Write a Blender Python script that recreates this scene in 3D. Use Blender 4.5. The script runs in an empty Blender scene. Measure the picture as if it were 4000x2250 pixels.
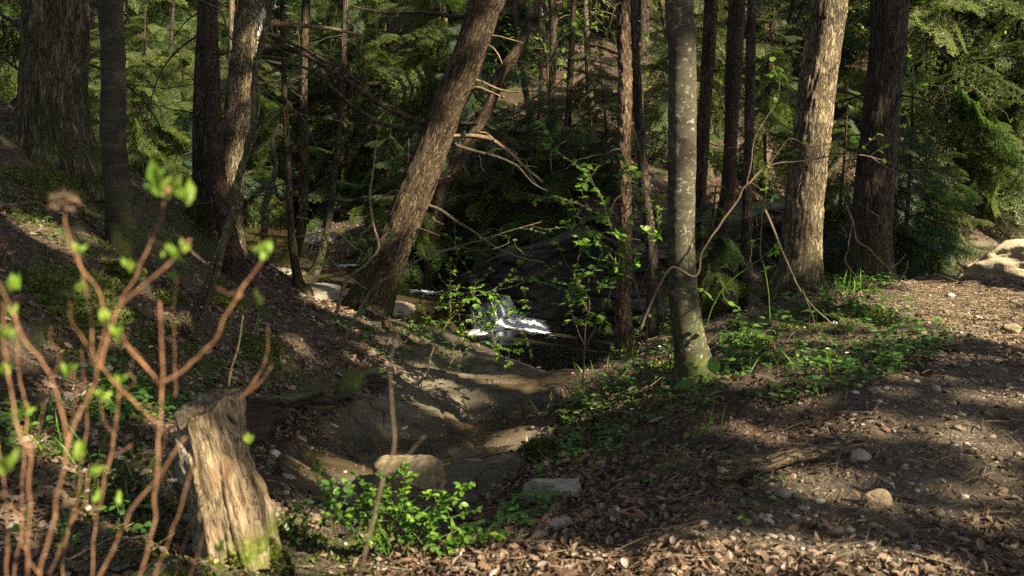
import bpy, bmesh, math, random
import numpy as np

SEED = 7
random.seed(SEED)
RNG = np.random.default_rng(SEED)
scene = bpy.context.scene
COL = scene.collection

# ------------------------------------------------------------------ camera
F_PX = 1100.0
PITCH = math.atan(178.0 / F_PX)
cam = bpy.data.cameras.new("camera")
cam.sensor_width = 36.0
cam.lens = 36.0 * F_PX / 1024.0
cam.clip_start = 0.05
cam.clip_end = 400.0
cam.dof.use_dof = True
cam.dof.focus_distance = 10.5
cam.dof.aperture_fstop = 3.6
cam_ob = bpy.data.objects.new("camera", cam)
COL.objects.link(cam_ob)
cam_ob.location = (0, 0, 0)
cam_ob.rotation_euler = (math.pi / 2 - PITCH, 0, 0)
scene.camera = cam_ob

# ------------------------------------------------------------------ light
SUN = np.array([0.70, -0.50, 0.70])          # towards the sun
SUN = SUN / np.linalg.norm(SUN)
SUN_EL = math.asin(SUN[2])
SUN_AZ = math.atan2(SUN[0], SUN[1])          # from +Y, clockwise
world = bpy.data.worlds.new("World")
scene.world = world
world.use_nodes = True
wnt = world.node_tree
wnt.nodes.clear()
wsky = wnt.nodes.new("ShaderNodeTexSky")
wsky.sky_type = 'NISHITA'
wsky.sun_disc = False
wsky.sun_elevation = SUN_EL
wsky.sun_rotation = SUN_AZ
wbg = wnt.nodes.new("ShaderNodeBackground")
wbg.inputs[1].default_value = 0.05
wout = wnt.nodes.new("ShaderNodeOutputWorld")
wsky.dust_density = 3.0
wsky.ozone_density = 0.6
whs = wnt.nodes.new("ShaderNodeHueSaturation")          # hazy spring sky, less blue
whs.inputs['Saturation'].default_value = 0.45
wnt.links.new(wsky.outputs[0], whs.inputs['Color'])
wnt.links.new(whs.outputs[0], wbg.inputs[0])
wnt.links.new(wbg.outputs[0], wout.inputs[0])

sl = bpy.data.lights.new("sun", 'SUN')
sl.energy = 5.0
sl.angle = math.radians(0.5)
sl.color = (1.0, 0.87, 0.61)
sun_ob = bpy.data.objects.new("sun", sl)
COL.objects.link(sun_ob)
sun_ob.rotation_euler = (math.pi / 2 - SUN_EL, 0, math.atan2(SUN[0], -SUN[1]))

scene.view_settings.view_transform = 'Standard'
scene.view_settings.look = 'None'
scene.view_settings.exposure = 2.2
scene.view_settings.gamma = 1.0
scene.cycles.max_bounces = 6
scene.cycles.diffuse_bounces = 3
scene.cycles.glossy_bounces = 2
scene.cycles.transmission_bounces = 4
scene.cycles.transparent_max_bounces = 10
scene.cycles.use_denoising = False          # keeps the grain and the fine twigs
scene.cycles.sample_clamp_indirect = 1.2
scene.cycles.caustics_reflective = False
scene.cycles.caustics_refractive = False
scene.cycles.blur_glossy = 1.0
scene.cycles.use_adaptive_sampling = False

# ------------------------------------------------------------------ small maths
cp, sp = math.cos(PITCH), math.sin(PITCH)


def ray(px, py):
    u = (px - 512.0) / F_PX
    v = (288.0 - py) / F_PX
    d = np.array([u, cp + v * sp, -sp + v * cp])
    return d / d[1]


def P(px, py, Y):
    return ray(px, py) * Y


def _hash(ix, iy, iz, seed):
    n = (ix.astype(np.int64) * 374761393 + iy.astype(np.int64) * 668265263
         + iz.astype(np.int64) * 2147483647 + seed * 974634777) & 0xFFFFFFFF
    n = ((n ^ (n >> 13)) * 1274126177) & 0xFFFFFFFF
    n = ((n ^ (n >> 16)) * 2246822519) & 0xFFFFFFFF
    return ((n ^ (n >> 15)) & 0xFFFFFF) / float(0xFFFFFF) * 2.0 - 1.0


def noise(p, scale=1.0, seed=0):
    p = np.asarray(p, float) * scale
    i = np.floor(p).astype(np.int64)
    f = p - i
    f = f * f * f * (f * (f * 6 - 15) + 10)
    out = 0.0
    for dx in (0, 1):
        wx = f[..., 0] if dx else 1 - f[..., 0]
        for dy in (0, 1):
            wy = f[..., 1] if dy else 1 - f[..., 1]
            for dz in (0, 1):
                wz = f[..., 2] if dz else 1 - f[..., 2]
                out = out + wx * wy * wz * _hash(i[..., 0] + dx, i[..., 1] + dy, i[..., 2] + dz, seed)
    return out


def fbm(p, scale=1.0, octv=4, seed=0):
    a, s, tot = 1.0, scale, 0.0
    for k in range(octv):
        tot = tot + a * noise(p, s, seed + k)
        a *= 0.5
        s *= 2.03
    return tot


def sstep(a, b, x):
    t = np.clip((x - a) / (b - a), 0, 1)
    return t * t * (3 - 2 * t)


def unit(v):
    v = np.asarray(v, float)
    return v / (np.linalg.norm(v, axis=-1, keepdims=True) + 1e-12)


# ------------------------------------------------------------------ terrain
CTRL_PX = [  # (pixel column, pixel row, metres ahead): surveyed ground points
    (1024, 576, 4.0), (800, 576, 4.0), (600, 576, 4.05), (500, 576, 4.15), (700, 500, 4.9), (850, 480, 5.1),
    (560, 520, 5.0), (1024, 450, 5.4), (900, 400, 6.3), (1024, 350, 7.5), (1024, 292, 9.9), (940, 286, 10.2),
    (960, 320, 8.6), (860, 312, 8.8), (780, 330, 8.4), (700, 390, 7.0), (640, 420, 6.8), (760, 400, 6.5),
    (630, 358, 9.3), (660, 350, 9.0), (800, 292, 10.5), (740, 310, 9.7), (866, 287, 11.6),
    (530, 440, 7.6), (535, 470, 6.7), (520, 495, 5.9), (600, 420, 7.2), (580, 460, 6.2), (610, 375, 8.8),
    (540, 374, 9.9), (565, 372, 9.8), (590, 362, 9.7), (510, 385, 9.4), (540, 395, 9.0), (500, 400, 8.8),
    (470, 378, 9.5), (430, 372, 9.5), (480, 425, 8.1), (440, 450, 7.5), (400, 440, 7.7), (360, 450, 7.1),
    (400, 480, 6.7), (500, 470, 7.0), (460, 485, 6.5), (330, 480, 6.3), (300, 460, 6.3), (470, 505, 5.9), (420, 520, 5.5),
    (440, 400, 8.7), (400, 405, 8.3), (360, 400, 8.1), (340, 425, 7.4),
    (430, 330, 11.1), (400, 322, 11.4), (480, 350, 10.6), (520, 366, 10.2), (370, 320, 11.0),
    (300, 312, 10.5), (262, 280, 10.8), (330, 340, 9.4), (380, 355, 9.3), (300, 370, 8.0), (350, 375, 8.2),
    (180, 208, 12.4), (200, 245, 10.6), (232, 245, 11.2), (200, 300, 8.6), (250, 320, 8.4), (230, 370, 7.0), (280, 400, 7.1),
    (121, 256, 7.8), (70, 180, 9.2), (100, 205, 9.0), (0, 110, 10.0), (0, 180, 7.9), (0, 250, 6.5), (0, 330, 5.5), (60, 300, 6.3),
    (0, 420, 4.9), (100, 370, 5.8), (150, 330, 6.9), (170, 400, 6.0), (0, 500, 4.45), (0, 576, 4.0),
    (100, 440, 5.05), (220, 440, 5.6), (270, 450, 6.0), (130, 480, 4.75), (220, 500, 5.0), (160, 560, 4.05),
    (330, 540, 5.0), (330, 576, 4.5), (430, 560, 4.7), (250, 576, 4.3),
]
CTRL_W = [  # metres
    (-9, 9, 1.0), (-8, 5, 0.3), (-5, 3, -0.9), (-3, 1.5, -1.5), (0, 1.5, -1.72), (3, 1.5, -1.7), (-6, -3, -1.0), (0, -3, -1.7), (6, -3, -1.65),
    (9, 3, -1.6), (8, 8, -1.55), (13, 10, -1.4), (7.5, 11, -1.7), (-13, 5, 2.0), (-15, 12, 3.2), (-9, 14, 1.2),
    (-6.5, 13, -0.2), (-6.3, 16, -1.0), (-8, 19, -1.0), (-12, 22, 0.0), (-18, 26, 1.0),
    # upper creek bed
    (-0.25, 13.2, -2.34), (-0.75, 12.6, -2.36), (-0.55, 13.4, -2.36), (-1.5, 14.0, -2.42), (-1.7, 12.7, -2.4), (-2.7, 13.5, -2.4), (-2.6, 15.5, -2.35), (-3.8, 15, -2.35), (-4, 18, -2.3), (-5.3, 18.0, -2.25),
    (-6, 22, -2.25), (-9, 26, -2.2), (-13, 30, -2.1), (-7.5, 21.5, -1.8),
    (0.4, 14.8, -1.4), (-0.9, 16.3, -1.5), (-2.0, 19.0, -1.4), (-3.6, 23, -1.2), (-6, 27, -0.9), (-10, 31, -0.8), (-15, 35, -0.6),
    # plunge pool and the channel below it
    (0.0, 11.7, -2.95), (0.5, 11.9, -3.0), (0.9, 11.4, -2.9), (0.35, 11.0, -2.8), (1.5, 12.0, -2.95), (2.5, 12.9, -2.95), (4.5, 14.6, -2.9),
    (6.5, 15.6, -2.8), (8.5, 16.8, -2.75), (12, 18, -2.7), (-0.15, 12.35, -2.9), (0.1, 12.75, -2.85), (0.9, 12.7, -2.9),
    (6.5, 13.6, -2.6), (8.5, 14.4, -2.6), (12, 15.5, -2.4), (2.3, 11.4, -2.4), (4.4, 12.8, -2.4), (6, 12.2, -2.2),
    # far bank behind the ledge, then the hillside
    (1.2, 14.2, -1.5), (2.6, 15.0, -1.5), (4.5, 17.2, -1.5), (7, 18.8, -1.4), (10, 20.5, -1.3), (15, 22, -1.0),
    (0, 18, -0.4), (4, 20, -0.2), (9, 24, 0.2), (15, 27, 0.8), (0, 24, 1.8), (5, 26, 2.2), (-4, 28, 1.2), (10, 31, 3.0), (-9, 34, 1.2), (18, 34, 3.5),
    (0, 32, 4.8), (8, 38, 6.0), (-8, 40, 4.5), (-18, 42, 3.5), (20, 44, 7.5), (0, 46, 10), (-20, 55, 9), (22, 58, 13), (0, 60, 15),
]
_c = [P(*c) for c in CTRL_PX] + [np.array(c, float) for c in CTRL_W]
_c = np.array(_c)


def _tps_k(r2):
    return 0.5 * r2 * np.log(r2 + 1e-9)


def _tps_fit(xy, z, lam):
    n = len(z)
    d2 = ((xy[:, None] - xy[None]) ** 2).sum(-1)
    A = np.zeros((n + 3, n + 3))
    A[:n, :n] = _tps_k(d2) + lam * np.eye(n)
    A[:n, n] = 1
    A[:n, n + 1:] = xy
    A[n, :n] = 1
    A[n + 1:, :n] = xy.T
    b = np.zeros(n + 3)
    b[:n] = z
    return np.linalg.solve(A, b)


_w = _tps_fit(_c[:, :2], _c[:, 2], 0.06)


def terrain_base(xy):
    xy = np.asarray(xy, float).reshape(-1, 2)
    out = np.empty(len(xy))
    for s in range(0, len(xy), 20000):
        q = xy[s:s + 20000]
        d2 = ((q[:, None] - _c[None, :, :2]) ** 2).sum(-1)
        out[s:s + 20000] = _tps_k(d2) @ _w[:-3] + _w[-3] + q @ _w[-2:]
    return out


def in_poly(xy, poly):
    x, y = xy[:, 0], xy[:, 1]
    ins = np.zeros(len(xy), bool)
    n = len(poly)
    for i in range(n):
        x1, y1 = poly[i]
        x2, y2 = poly[(i + 1) % n]
        c = ((y1 > y) != (y2 > y)) & (x < (x2 - x1) * (y - y1) / (y2 - y1 + 1e-12) + x1)
        ins ^= c
    return ins


def poly_sd(xy, poly):
    """signed distance, positive inside"""
    d = np.full(len(xy), 1e9)
    n = len(poly)
    for i in range(n):
        a = np.array(poly[i]); b = np.array(poly[(i + 1) % n])
        ab = b - a
        t = np.clip(((xy - a) @ ab) / (ab @ ab + 1e-12), 0, 1)
        q = a + t[:, None] * ab
        d = np.minimum(d, np.hypot(*(xy - q).T))
    return np.where(in_poly(xy, poly), d, -d)


def hit_base(px, py, fn):
    r = ray(px, py)
    ys = np.linspace(2.2, 45, 900)
    pts = r[None] * ys[:, None]
    below = pts[:, 2] < fn(pts[:, :2])
    k = int(np.argmax(below)) if below.any() else len(ys) - 1
    return pts[k]


def px_poly(lst):
    return [tuple(hit_base(a, b, terrain_base)[:2]) for a, b in lst]


ROCK_POLY = px_poly([(262, 478), (285, 440), (330, 412), (345, 392), (395, 372), (385, 335), (400, 323), (450, 335), (530, 371), (595, 361),
                     (603, 364), (575, 385), (548, 405), (533, 425), (528, 440), (532, 462), (522, 485), (480, 505), (420, 512), (330, 500)])
PATH_POLY = px_poly([(1023, 289), (915, 287), (890, 295), (935, 325), (955, 352), (930, 378), (880, 400), (850, 430), (800, 480), (760, 505),
                     (730, 530), (760, 560), (880, 575), (1023, 575)])


# the bedrock steps down in broad slabs: (pixel, semi-axes m, rise m, turn)
SLABS = [(np.array(hit_base(a, b, terrain_base)[:2]), sa, sb, h, rt) for a, b, sa, sb, h, rt in [
    (470, 391, .62, .40, .12, .30), (415, 398, .42, .30, .09, .1), (592, 380, .50, .55, .13, -.30), (376, 421, .66, .36, .10, .32), (335, 462, .60, .30, .10, .10), (268, 452, .34, .2, .10, .2),
    (505, 470, .46, .36, .11, .5), (430, 486, .48, .20, .09, -.1), (460, 345, .85, .20, .11, -.60), (500, 366, .45, .16, .08, -.5), (420, 332, .5, .2, .10, -.4), (350, 500, .4, .2, .08, .1), (512, 438, .22, .2, .06, .4)]]


def slab_rise(xy):
    out = np.zeros(len(xy))
    p3 = np.c_[xy, np.zeros(len(xy))]
    wob = .10 * fbm(p3, 1.8, 3, 91) + .03 * fbm(p3, 8.0, 2, 92)
    for c, sa, sb, h, rt in SLABS:
        d = xy - c
        u = (d[:, 0] * math.cos(rt) + d[:, 1] * math.sin(rt)) / sa
        v = (-d[:, 0] * math.sin(rt) + d[:, 1] * math.cos(rt)) / sb
        q = (np.abs(u) ** 2.6 + np.abs(v) ** 2.6) ** (1 / 2.6) + wob
        out = np.maximum(out, .62 * h * (.60 * sstep(1.12, .80, q) + .40 * np.clip(1 - q * q, 0, 1)))
    return out


def masks(xy):
    p3 = np.c_[xy, np.zeros(len(xy))]
    n1 = fbm(p3, 2.2, 3, 11) * 0.14
    rock = sstep(-0.12, 0.12, poly_sd(xy, ROCK_POLY) + n1)
    # creek bed and pool: bare rock and sand under water
    z = terrain_base(xy)
    bed = sstep(-2.02, -2.2, z) * (xy[:, 1] > 10.4)
    rock = np.maximum(rock, bed * 0.8)
    pad = poly_sd(xy, PATH_POLY)
    path = sstep(-0.5, 0.35, pad + n1 * 2.2)
    path = np.where((xy[:, 1] < 11.2) & (xy[:, 0] > 0), path, 0)
    moss = sstep(0.2, 0.6, fbm(p3, 0.9, 3, 23) + 0.42 * sstep(-.9, -1.8, xy[:, 0]) - 0.12 + .5 * np.exp(-((xy[:, 0] - 1.25) ** 2 + (xy[:, 1] - 7.2) ** 2) / .35) + .5 * np.exp(-((xy[:, 0] - 2.3) ** 2 + (xy[:, 1] - 8.6) ** 2) / .4))
    return rock, path * (1 - rock), moss * (1 - path) * (1 - bed)


def terrain(xy, detail=True):
    xy = np.asarray(xy, float).reshape(-1, 2)
    z = terrain_base(xy)
    if detail:
        p3 = np.c_[xy, np.zeros(len(xy))]
        rock, path, moss = masks(xy)
        soft = (1 - rock) * (1 - 0.65 * path)
        z = z + fbm(p3, 1.3, 3, 3) * 0.035 * (0.4 + soft) + fbm(p3, 7.0, 3, 5) * 0.022 * soft
        z = z + np.maximum(fbm(p3, 3.0, 2, 41), 0) * 0.06 * moss * soft
        z = z + fbm(p3, 16.0, 2, 9) * 0.006 * path
        q = p3.copy(); q[:, 0] *= 0.6
        tz = fbm(np.c_[xy @ np.array([[.55, -.35], [.25, .9]]), 0 * z], 1.0, 3, 64) * 2.2 + z * 5.0
        fl = np.floor(tz)
        near_rock = rock * (xy[:, 1] < 12.0)
        nr_ = near_rock > .02
        if nr_.any():
            z[nr_] += slab_rise(xy[nr_]) * near_rock[nr_]
        z = z + (fl + sstep(.45, 1.0, tz - fl) - tz) * 0.05 * near_rock
        z = z + fbm(q, 2.6, 3, 61) * 0.03 * rock - 0.03 * sstep(.06, 0, np.abs(noise(q, 1.7, 62))) * near_rock
    return z


def hit(px, py):
    return hit_base(px, py, lambda q: terrain(q))


def gz(x, y):
    return float(terrain(np.array([[x, y]]))[0])


# ------------------------------------------------------------------ mesh helpers
def tris(F):
    F = np.asarray(F)
    if F.shape[1] == 3:
        return F
    return np.concatenate([F[:, [0, 1, 2]], F[:, [0, 2, 3]]])


class MB:
    """collects vertices and faces (tris and quads) with a random value and bark coordinates per vertex"""

    def __init__(self):
        self.V, self.T, self.Q, self.R, self.B = [], [], [], [], []
        self.n = 0

    def add(self, V, F, rnd=0.0, bk=None):
        V = np.asarray(V, float)
        if len(V) == 0:
            return self
        F = np.asarray(F, np.int64) + self.n
        (self.T if F.shape[1] == 3 else self.Q).append(F)
        self.V.append(V)
        self.R.append(np.broadcast_to(np.asarray(rnd, float), (len(V),)))
        self.B.append(V if bk is None else bk)
        self.n += len(V)
        return self

    def arrays(self):
        return (np.concatenate(self.V), np.concatenate(self.R), np.concatenate(self.B),
                np.concatenate(self.T) if self.T else np.zeros((0, 3), int),
                np.concatenate(self.Q) if self.Q else np.zeros((0, 4), int))

    def mesh(self, name, smooth=True, offset=None):
        V, R, B, T, Q = self.arrays()
        if offset is not None:
            V = V - np.asarray(offset)
        me = bpy.data.meshes.new(name)
        me.vertices.add(len(V))
        me.vertices.foreach_set("co", V.astype(np.float32).ravel())
        nl = T.size + Q.size
        me.loops.add(nl)
        me.loops.foreach_set("vertex_index", np.concatenate([T.ravel(), Q.ravel()]).astype(np.int32))
        me.polygons.add(len(T) + len(Q))
        st = np.concatenate([np.arange(len(T)) * 3, T.size + np.arange(len(Q)) * 4]).astype(np.int32)
        me.polygons.foreach_set("loop_start", st)
        me.polygons.foreach_set("use_smooth", np.full(len(st), smooth))
        a = me.attributes.new("rnd", 'FLOAT', 'POINT')
        a.data.foreach_set("value", R.astype(np.float32))
        b = me.attributes.new("bk", 'FLOAT_VECTOR', 'POINT')
        b.data.foreach_set("vector", B.astype(np.float32).ravel())
        me.update(calc_edges=True)
        return me


def obj(name, mb, mat, parent=None, smooth=True, loc=None, world=False):
    """one mesh object; world=True means the vertices are in world space and must be moved to the parent's frame"""
    off = None
    if parent is not None and world:
        off = parent['_base']
    elif loc is not None and world:
        off = loc
    me = mb.mesh(name, smooth, off) if isinstance(mb, MB) else mb
    if mat is not None and len(me.materials) == 0:
        me.materials.append(mat)
    o = bpy.data.objects.new(name, me)
    COL.objects.link(o)
    if parent is not None:
        o.parent = parent
    elif loc is not None:
        o.location = loc
    return o


def tag(o, label, cat, group=None, kind=None):
    if label:
        o['label'] = label
    if cat:
        o['category'] = cat
    if group:
        o['group'] = group
    if kind:
        o['kind'] = kind
    return o


def thing(name, label, cat, loc, group=None):
    o = bpy.data.objects.new(name, None)
    o.empty_display_size = 0.1
    COL.objects.link(o)
    o.location = tuple(float(c) for c in loc)
    o['_base'] = [float(c) for c in loc]
    return tag(o, label, cat, group)


def dup(root, loc, rotz=0.0, scale=1.0, label=None, group=None, tilt=(0, 0)):
    r = root.copy()
    COL.objects.link(r)
    r.location = tuple(float(c) for c in loc)
    r.rotation_euler = (tilt[0], tilt[1], rotz)
    r.scale = (scale, scale, scale) if np.isscalar(scale) else scale
    r['_base'] = [float(c) for c in loc]
    if label:
        r['label'] = label
    if group:
        r['group'] = group
    for ch in list(root.children):
        c = ch.copy()
        COL.objects.link(c)
        c.parent = r
    return r


def catmull(pts, n):
    pts = np.asarray(pts, float)
    if len(pts) == 2:
        return pts[0] + (pts[1] - pts[0]) * np.linspace(0, 1, n)[:, None]
    p = np.vstack([2 * pts[0] - pts[1], pts, 2 * pts[-1] - pts[-2]])
    seg = np.linalg.norm(np.diff(pts[:, :3], axis=0), axis=1)
    cum = np.concatenate([[0], np.cumsum(seg)])
    s = np.linspace(0, cum[-1], n)
    k = np.clip(np.searchsorted(cum, s, side='right') - 1, 0, len(pts) - 2)
    t = ((s - cum[k]) / (seg[k] + 1e-12))[:, None]
    p0, p1, p2, p3 = p[k], p[k + 1], p[k + 2], p[k + 3]
    return 0.5 * ((2 * p1) + (-p0 + p2) * t + (2 * p0 - 5 * p1 + 4 * p2 - p3) * t ** 2 + (-p0 + 3 * p1 - 3 * p2 + p3) * t ** 3)


def tube(pts, rad, segs=8, disp=None, cap=True):
    """swept tube -> V, F(quads), bark coords"""
    pts = np.asarray(pts, float)
    n = len(pts)
    rad = np.broadcast_to(np.asarray(rad, float), (n,))
    T = unit(np.gradient(pts, axis=0))
    up = np.array([0, 1.0, 0]) if abs(T[0, 1]) < 0.8 else np.array([1.0, 0, 0])
    Nn = np.zeros((n, 3))
    v = up - T[0] * (up @ T[0])
    Nn[0] = v / np.linalg.norm(v)
    for i in range(1, n):
        v = Nn[i - 1] - T[i] * (Nn[i - 1] @ T[i])
        Nn[i] = v / (np.linalg.norm(v) + 1e-12)
    Bn = np.cross(T, Nn)
    th = np.arange(segs) / segs * 2 * math.pi
    c, s = np.cos(th), np.sin(th)
    L = np.concatenate([[0], np.cumsum(np.linalg.norm(np.diff(pts, axis=0), axis=1))])
    R0 = float(rad.max())
    bk = np.stack([np.broadcast_to(c * R0, (n, segs)), np.broadcast_to(s * R0, (n, segs)), np.broadcast_to(L[:, None], (n, segs))], -1)
    rr = np.broadcast_to(rad[:, None], (n, segs)).copy()
    if disp is not None:
        rr = rr + disp(bk, rr, th, L)
    V = pts[:, None] + rr[..., None] * (c[None, :, None] * Nn[:, None] + s[None, :, None] * Bn[:, None])
    idx = np.arange(n * segs).reshape(n, segs)
    a = idx[:-1]; b = idx[1:]
    F = np.stack([a, np.roll(a, -1, 1), np.roll(b, -1, 1), b], -1).reshape(-1, 4)
    V = V.reshape(-1, 3); bk = bk.reshape(-1, 3)
    if cap:
        m = len(V)
        V = np.vstack([V, pts[0], pts[-1]])
        bk = np.vstack([bk, bk[0], bk[-1]])
        e0 = np.stack([np.full(segs, m), np.roll(idx[0], -1), idx[0], idx[0]], -1)
        e1 = np.stack([np.full(segs, m + 1), idx[-1], np.roll(idx[-1], -1), np.roll(idx[-1], -1)], -1)
        caps = np.concatenate([e0[:, :3], e1[:, :3]])
        return V, F, bk, caps
    return V, F, bk, np.zeros((0, 3), int)


def add_tube(mb, pts, rad, segs=6, rnd=None, disp=None, cap=True):
    V, F, bk, caps = tube(pts, rad, segs, disp, cap)
    off = mb.n
    r = random.random() if rnd is None else rnd
    mb.add(V, F, r, bk)
    if len(caps):
        mb.T.append(caps + off)


def instance(mb, tpl, pos, X, Nrm, scale, rnd):
    """many small copies of a template (V, tris): X = its length axis, Nrm = its face normal"""
    V, F = tpl
    pos = np.asarray(pos, float)
    m = len(pos)
    if m == 0:
        return
    X = unit(X)
    Y = unit(np.cross(Nrm, X))
    Z = np.cross(X, Y)
    sc = np.broadcast_to(np.asarray(scale, float).reshape(-1, 1) if np.ndim(scale) <= 1 else scale, (m, 1 if np.ndim(scale) <= 1 else 3))
    if sc.shape[1] == 1:
        sc = np.repeat(sc, 3, 1)
    W = (pos[:, None] + V[None, :, 0, None] * (X * sc[:, :1])[:, None] + V[None, :, 1, None] * (Y * sc[:, 1:2])[:, None]
         + V[None, :, 2, None] * (Z * sc[:, 2:3])[:, None])
    nv = len(V)
    FF = (F[None] + (np.arange(m) * nv)[:, None, None]).reshape(-1, F.shape[1])
    mb.add(W.reshape(-1, 3), FF, np.repeat(np.broadcast_to(rnd, (m,)), nv))


# leaf templates: length along +X from the stalk, flat in XY
def _leaf(outline, curl=0.1, fold=0.12):
    """outline: (x, half width) from stalk to tip -> symmetric leaf with a midrib"""
    n = len(outline)
    V, F = [], []
    for x, w in outline:
        z = -curl * x * x
        V.append((x, 0, z))
        V.append((x, w, z + fold * w))
        V.append((x, -w, z + fold * w))
    for i in range(n - 1):
        a, b = 3 * i, 3 * i + 3
        F += [(a, b, b + 1), (a, b + 1, a + 1), (a, b + 2, b), (a, a + 2, b + 2)]
    return np.array(V, float), np.array(F)


LEAF_OVATE = _leaf([(0, .01), (.22, .24), (.5, .31), (.78, .2), (1, .0)], 0.15, 0.25)
LEAF_LONG = _leaf([(0, .02), (.3, .13), (.65, .14), (1, .0)], 0.35, 0.35)
LEAF_BUD = _leaf([(0, .03), (.3, .16), (.62, .19), (1, .0)], 0.3, 0.6)
LEAF_SMALL = _leaf([(0, .02), (.45, .28), (1, 0)], 0.1, 0.25)
LEAF_OAK = _leaf([(0, .02), (.14, .10), (.24, .22), (.34, .11), (.46, .30), (.58, .15), (.72, .26), (.84, .10), (1, .02)], 0.25, -0.5)
LEAF_BEECH = _leaf([(0, .02), (.25, .22), (.55, .27), (.8, .15), (1, .0)], -0.3, 0.55)
LEAF_CURLED = _leaf([(0, .02), (.3, .26), (.6, .24), (1, .03)], 0.9, 1.1)


def _maple():
    ang = np.radians([0, 16, 30, 48, 62, 78, 100, 118, 140])
    rad = np.array([1.0, .62, .72, .5, .86, .55, .42, .58, .2])
    up = [(0.38 + .62 * r * math.cos(a) if False else .35 + .65 * r * math.cos(a), .65 * r * math.sin(a), -.12 * r * r) for a, r in zip(ang, rad)]
    dn = [(x, -y, z) for x, y, z in up[:0:-1]]
    V = [(.35, 0, .03)] + up + dn + []
    n = len(V) - 1
    F = [(0, 1 + i, 1 + (i + 1) % n) for i in range(n)]
    return np.array(V), np.array(F)


LEAF_MAPLE = _maple()
CARD = (np.array([(0, 0, 0), (.5, .32, .04), (1, 0, 0), (.5, -.32, .04)], float), np.array([(0, 1, 2), (0, 2, 3)]))

# ------------------------------------------------------------------ materials


class Mat:
    def __init__(self, name):
        self.m = bpy.data.materials.new(name)
        self.m.use_nodes = True
        self.t = self.m.node_tree
        self.t.nodes.clear()
        self.out = self.t.nodes.new("ShaderNodeOutputMaterial")

    def n(self, typ, props=None, **inp):
        nd = self.t.nodes.new(typ)
        for k, v in (props or {}).items():
            setattr(nd, k, v)
        for k, v in inp.items():
            key = int(k[1:]) if k[0] == 'i' and k[1:].isdigit() else k.replace('_', ' ')
            self.set(nd.inputs[key], v)
        return nd

    def set(self, sock, v):
        if isinstance(v, bpy.types.NodeSocket):
            self.t.links.new(v, sock)
        elif isinstance(v, bpy.types.Node):
            self.t.links.new(v.outputs[0], sock)
        else:
            if isinstance(v, tuple) and len(v) == 3 and sock.type == 'RGBA':
                v = v + (1.0,)
            sock.default_value = v

    def ramp(self, fac, stops, interp='LINEAR'):
        nd = self.n("ShaderNodeValToRGB", i0=fac)
        cr = nd.color_ramp
        cr.interpolation = interp
        while len(cr.elements) < len(stops):
            cr.elements.new(0.5)
        for e, (p, c) in zip(cr.elements, stops):
            e.position = p
            e.color = (c[0], c[1], c[2], 1.0) if not np.isscalar(c) else (c, c, c, 1.0)
        return nd.outputs[0]

    def attr(self, name, out=0):
        nd = self.n("ShaderNodeAttribute", {'attribute_name': name})
        return nd

    def noise(self, vec, scale, detail=4.0, rough=0.55, dist=0.0):
        return self.n("ShaderNodeTexNoise", Vector=vec, Scale=scale, Detail=detail, Roughness=rough, Distortion=dist).outputs[0]

    def voro(self, vec, scale, feature='F1', out=0):
        return self.n("ShaderNodeTexVoronoi", {'feature': feature}, Vector=vec, Scale=scale).outputs[out]

    def mix(self, fac, a, b, mode='MIX'):
        nd = self.n("ShaderNodeMix", {'data_type': 'RGBA', 'blend_type': mode})
        self.set(nd.inputs[0], fac)
        self.set(nd.inputs[6], a)
        self.set(nd.inputs[7], b)
        return nd.outputs[2]

    def math(self, op, a, b=0.0, clamp=False):
        nd = self.n("ShaderNodeMath", {'operation': op, 'use_clamp': clamp})
        self.set(nd.inputs[0], a)
        self.set(nd.inputs[1], b)
        return nd.outputs[0]

    def mapv(self, vec, scale=(1, 1, 1)):
        return self.n("ShaderNodeMapping", Vector=vec, Scale=scale).outputs[0]

    def objco(self):
        return self.n("ShaderNodeTexCoord").outputs['Object']

    def geo(self):
        return self.n("ShaderNodeNewGeometry")

    def bump(self, h, strength=0.5, dist=0.02):
        return self.n("ShaderNodeBump", Strength=strength, Distance=dist, Height=h).outputs[0]

    def pbr(self, color, rough=0.8, normal=None, spec=0.3, **kw):
        nd = self.n("ShaderNodeBsdfPrincipled")
        self.set(nd.inputs['Base Color'], color)
        self.set(nd.inputs['Roughness'], rough)
        self.set(nd.inputs['Specular IOR Level'], spec)
        if normal is not None:
            self.set(nd.inputs['Normal'], normal)
        return nd.outputs[0]

    def done(self, shader):
        self.t.links.new(shader, self.out.inputs[0])
        return self.m


def leaf_mat(name, stops, trans=0.4, tcol=None, rough=0.45, spec=0.35):
    M = Mat(name)
    r = M.attr("rnd").outputs['Fac']
    c = M.ramp(r, stops)
    nz = M.noise(M.objco(), 9.0, 2.0)
    c = M.mix(M.ramp(nz, [(0.3, 0.0), (0.7, 0.35)]), c, (0.02, 0.03, 0.008), 'MIX')
    p = M.pbr(c, rough, None, spec)
    tc = M.mix(1.0, c, tcol or (1.0, 1.0, 0.6), 'MULTIPLY')
    tr = M.n("ShaderNodeBsdfTranslucent", Color=M.mix(0.5, tc, c)).outputs[0]
    ms = M.n("ShaderNodeMixShader", i0=trans, i1=p, i2=tr).outputs[0]
    return M.done(ms)


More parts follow.
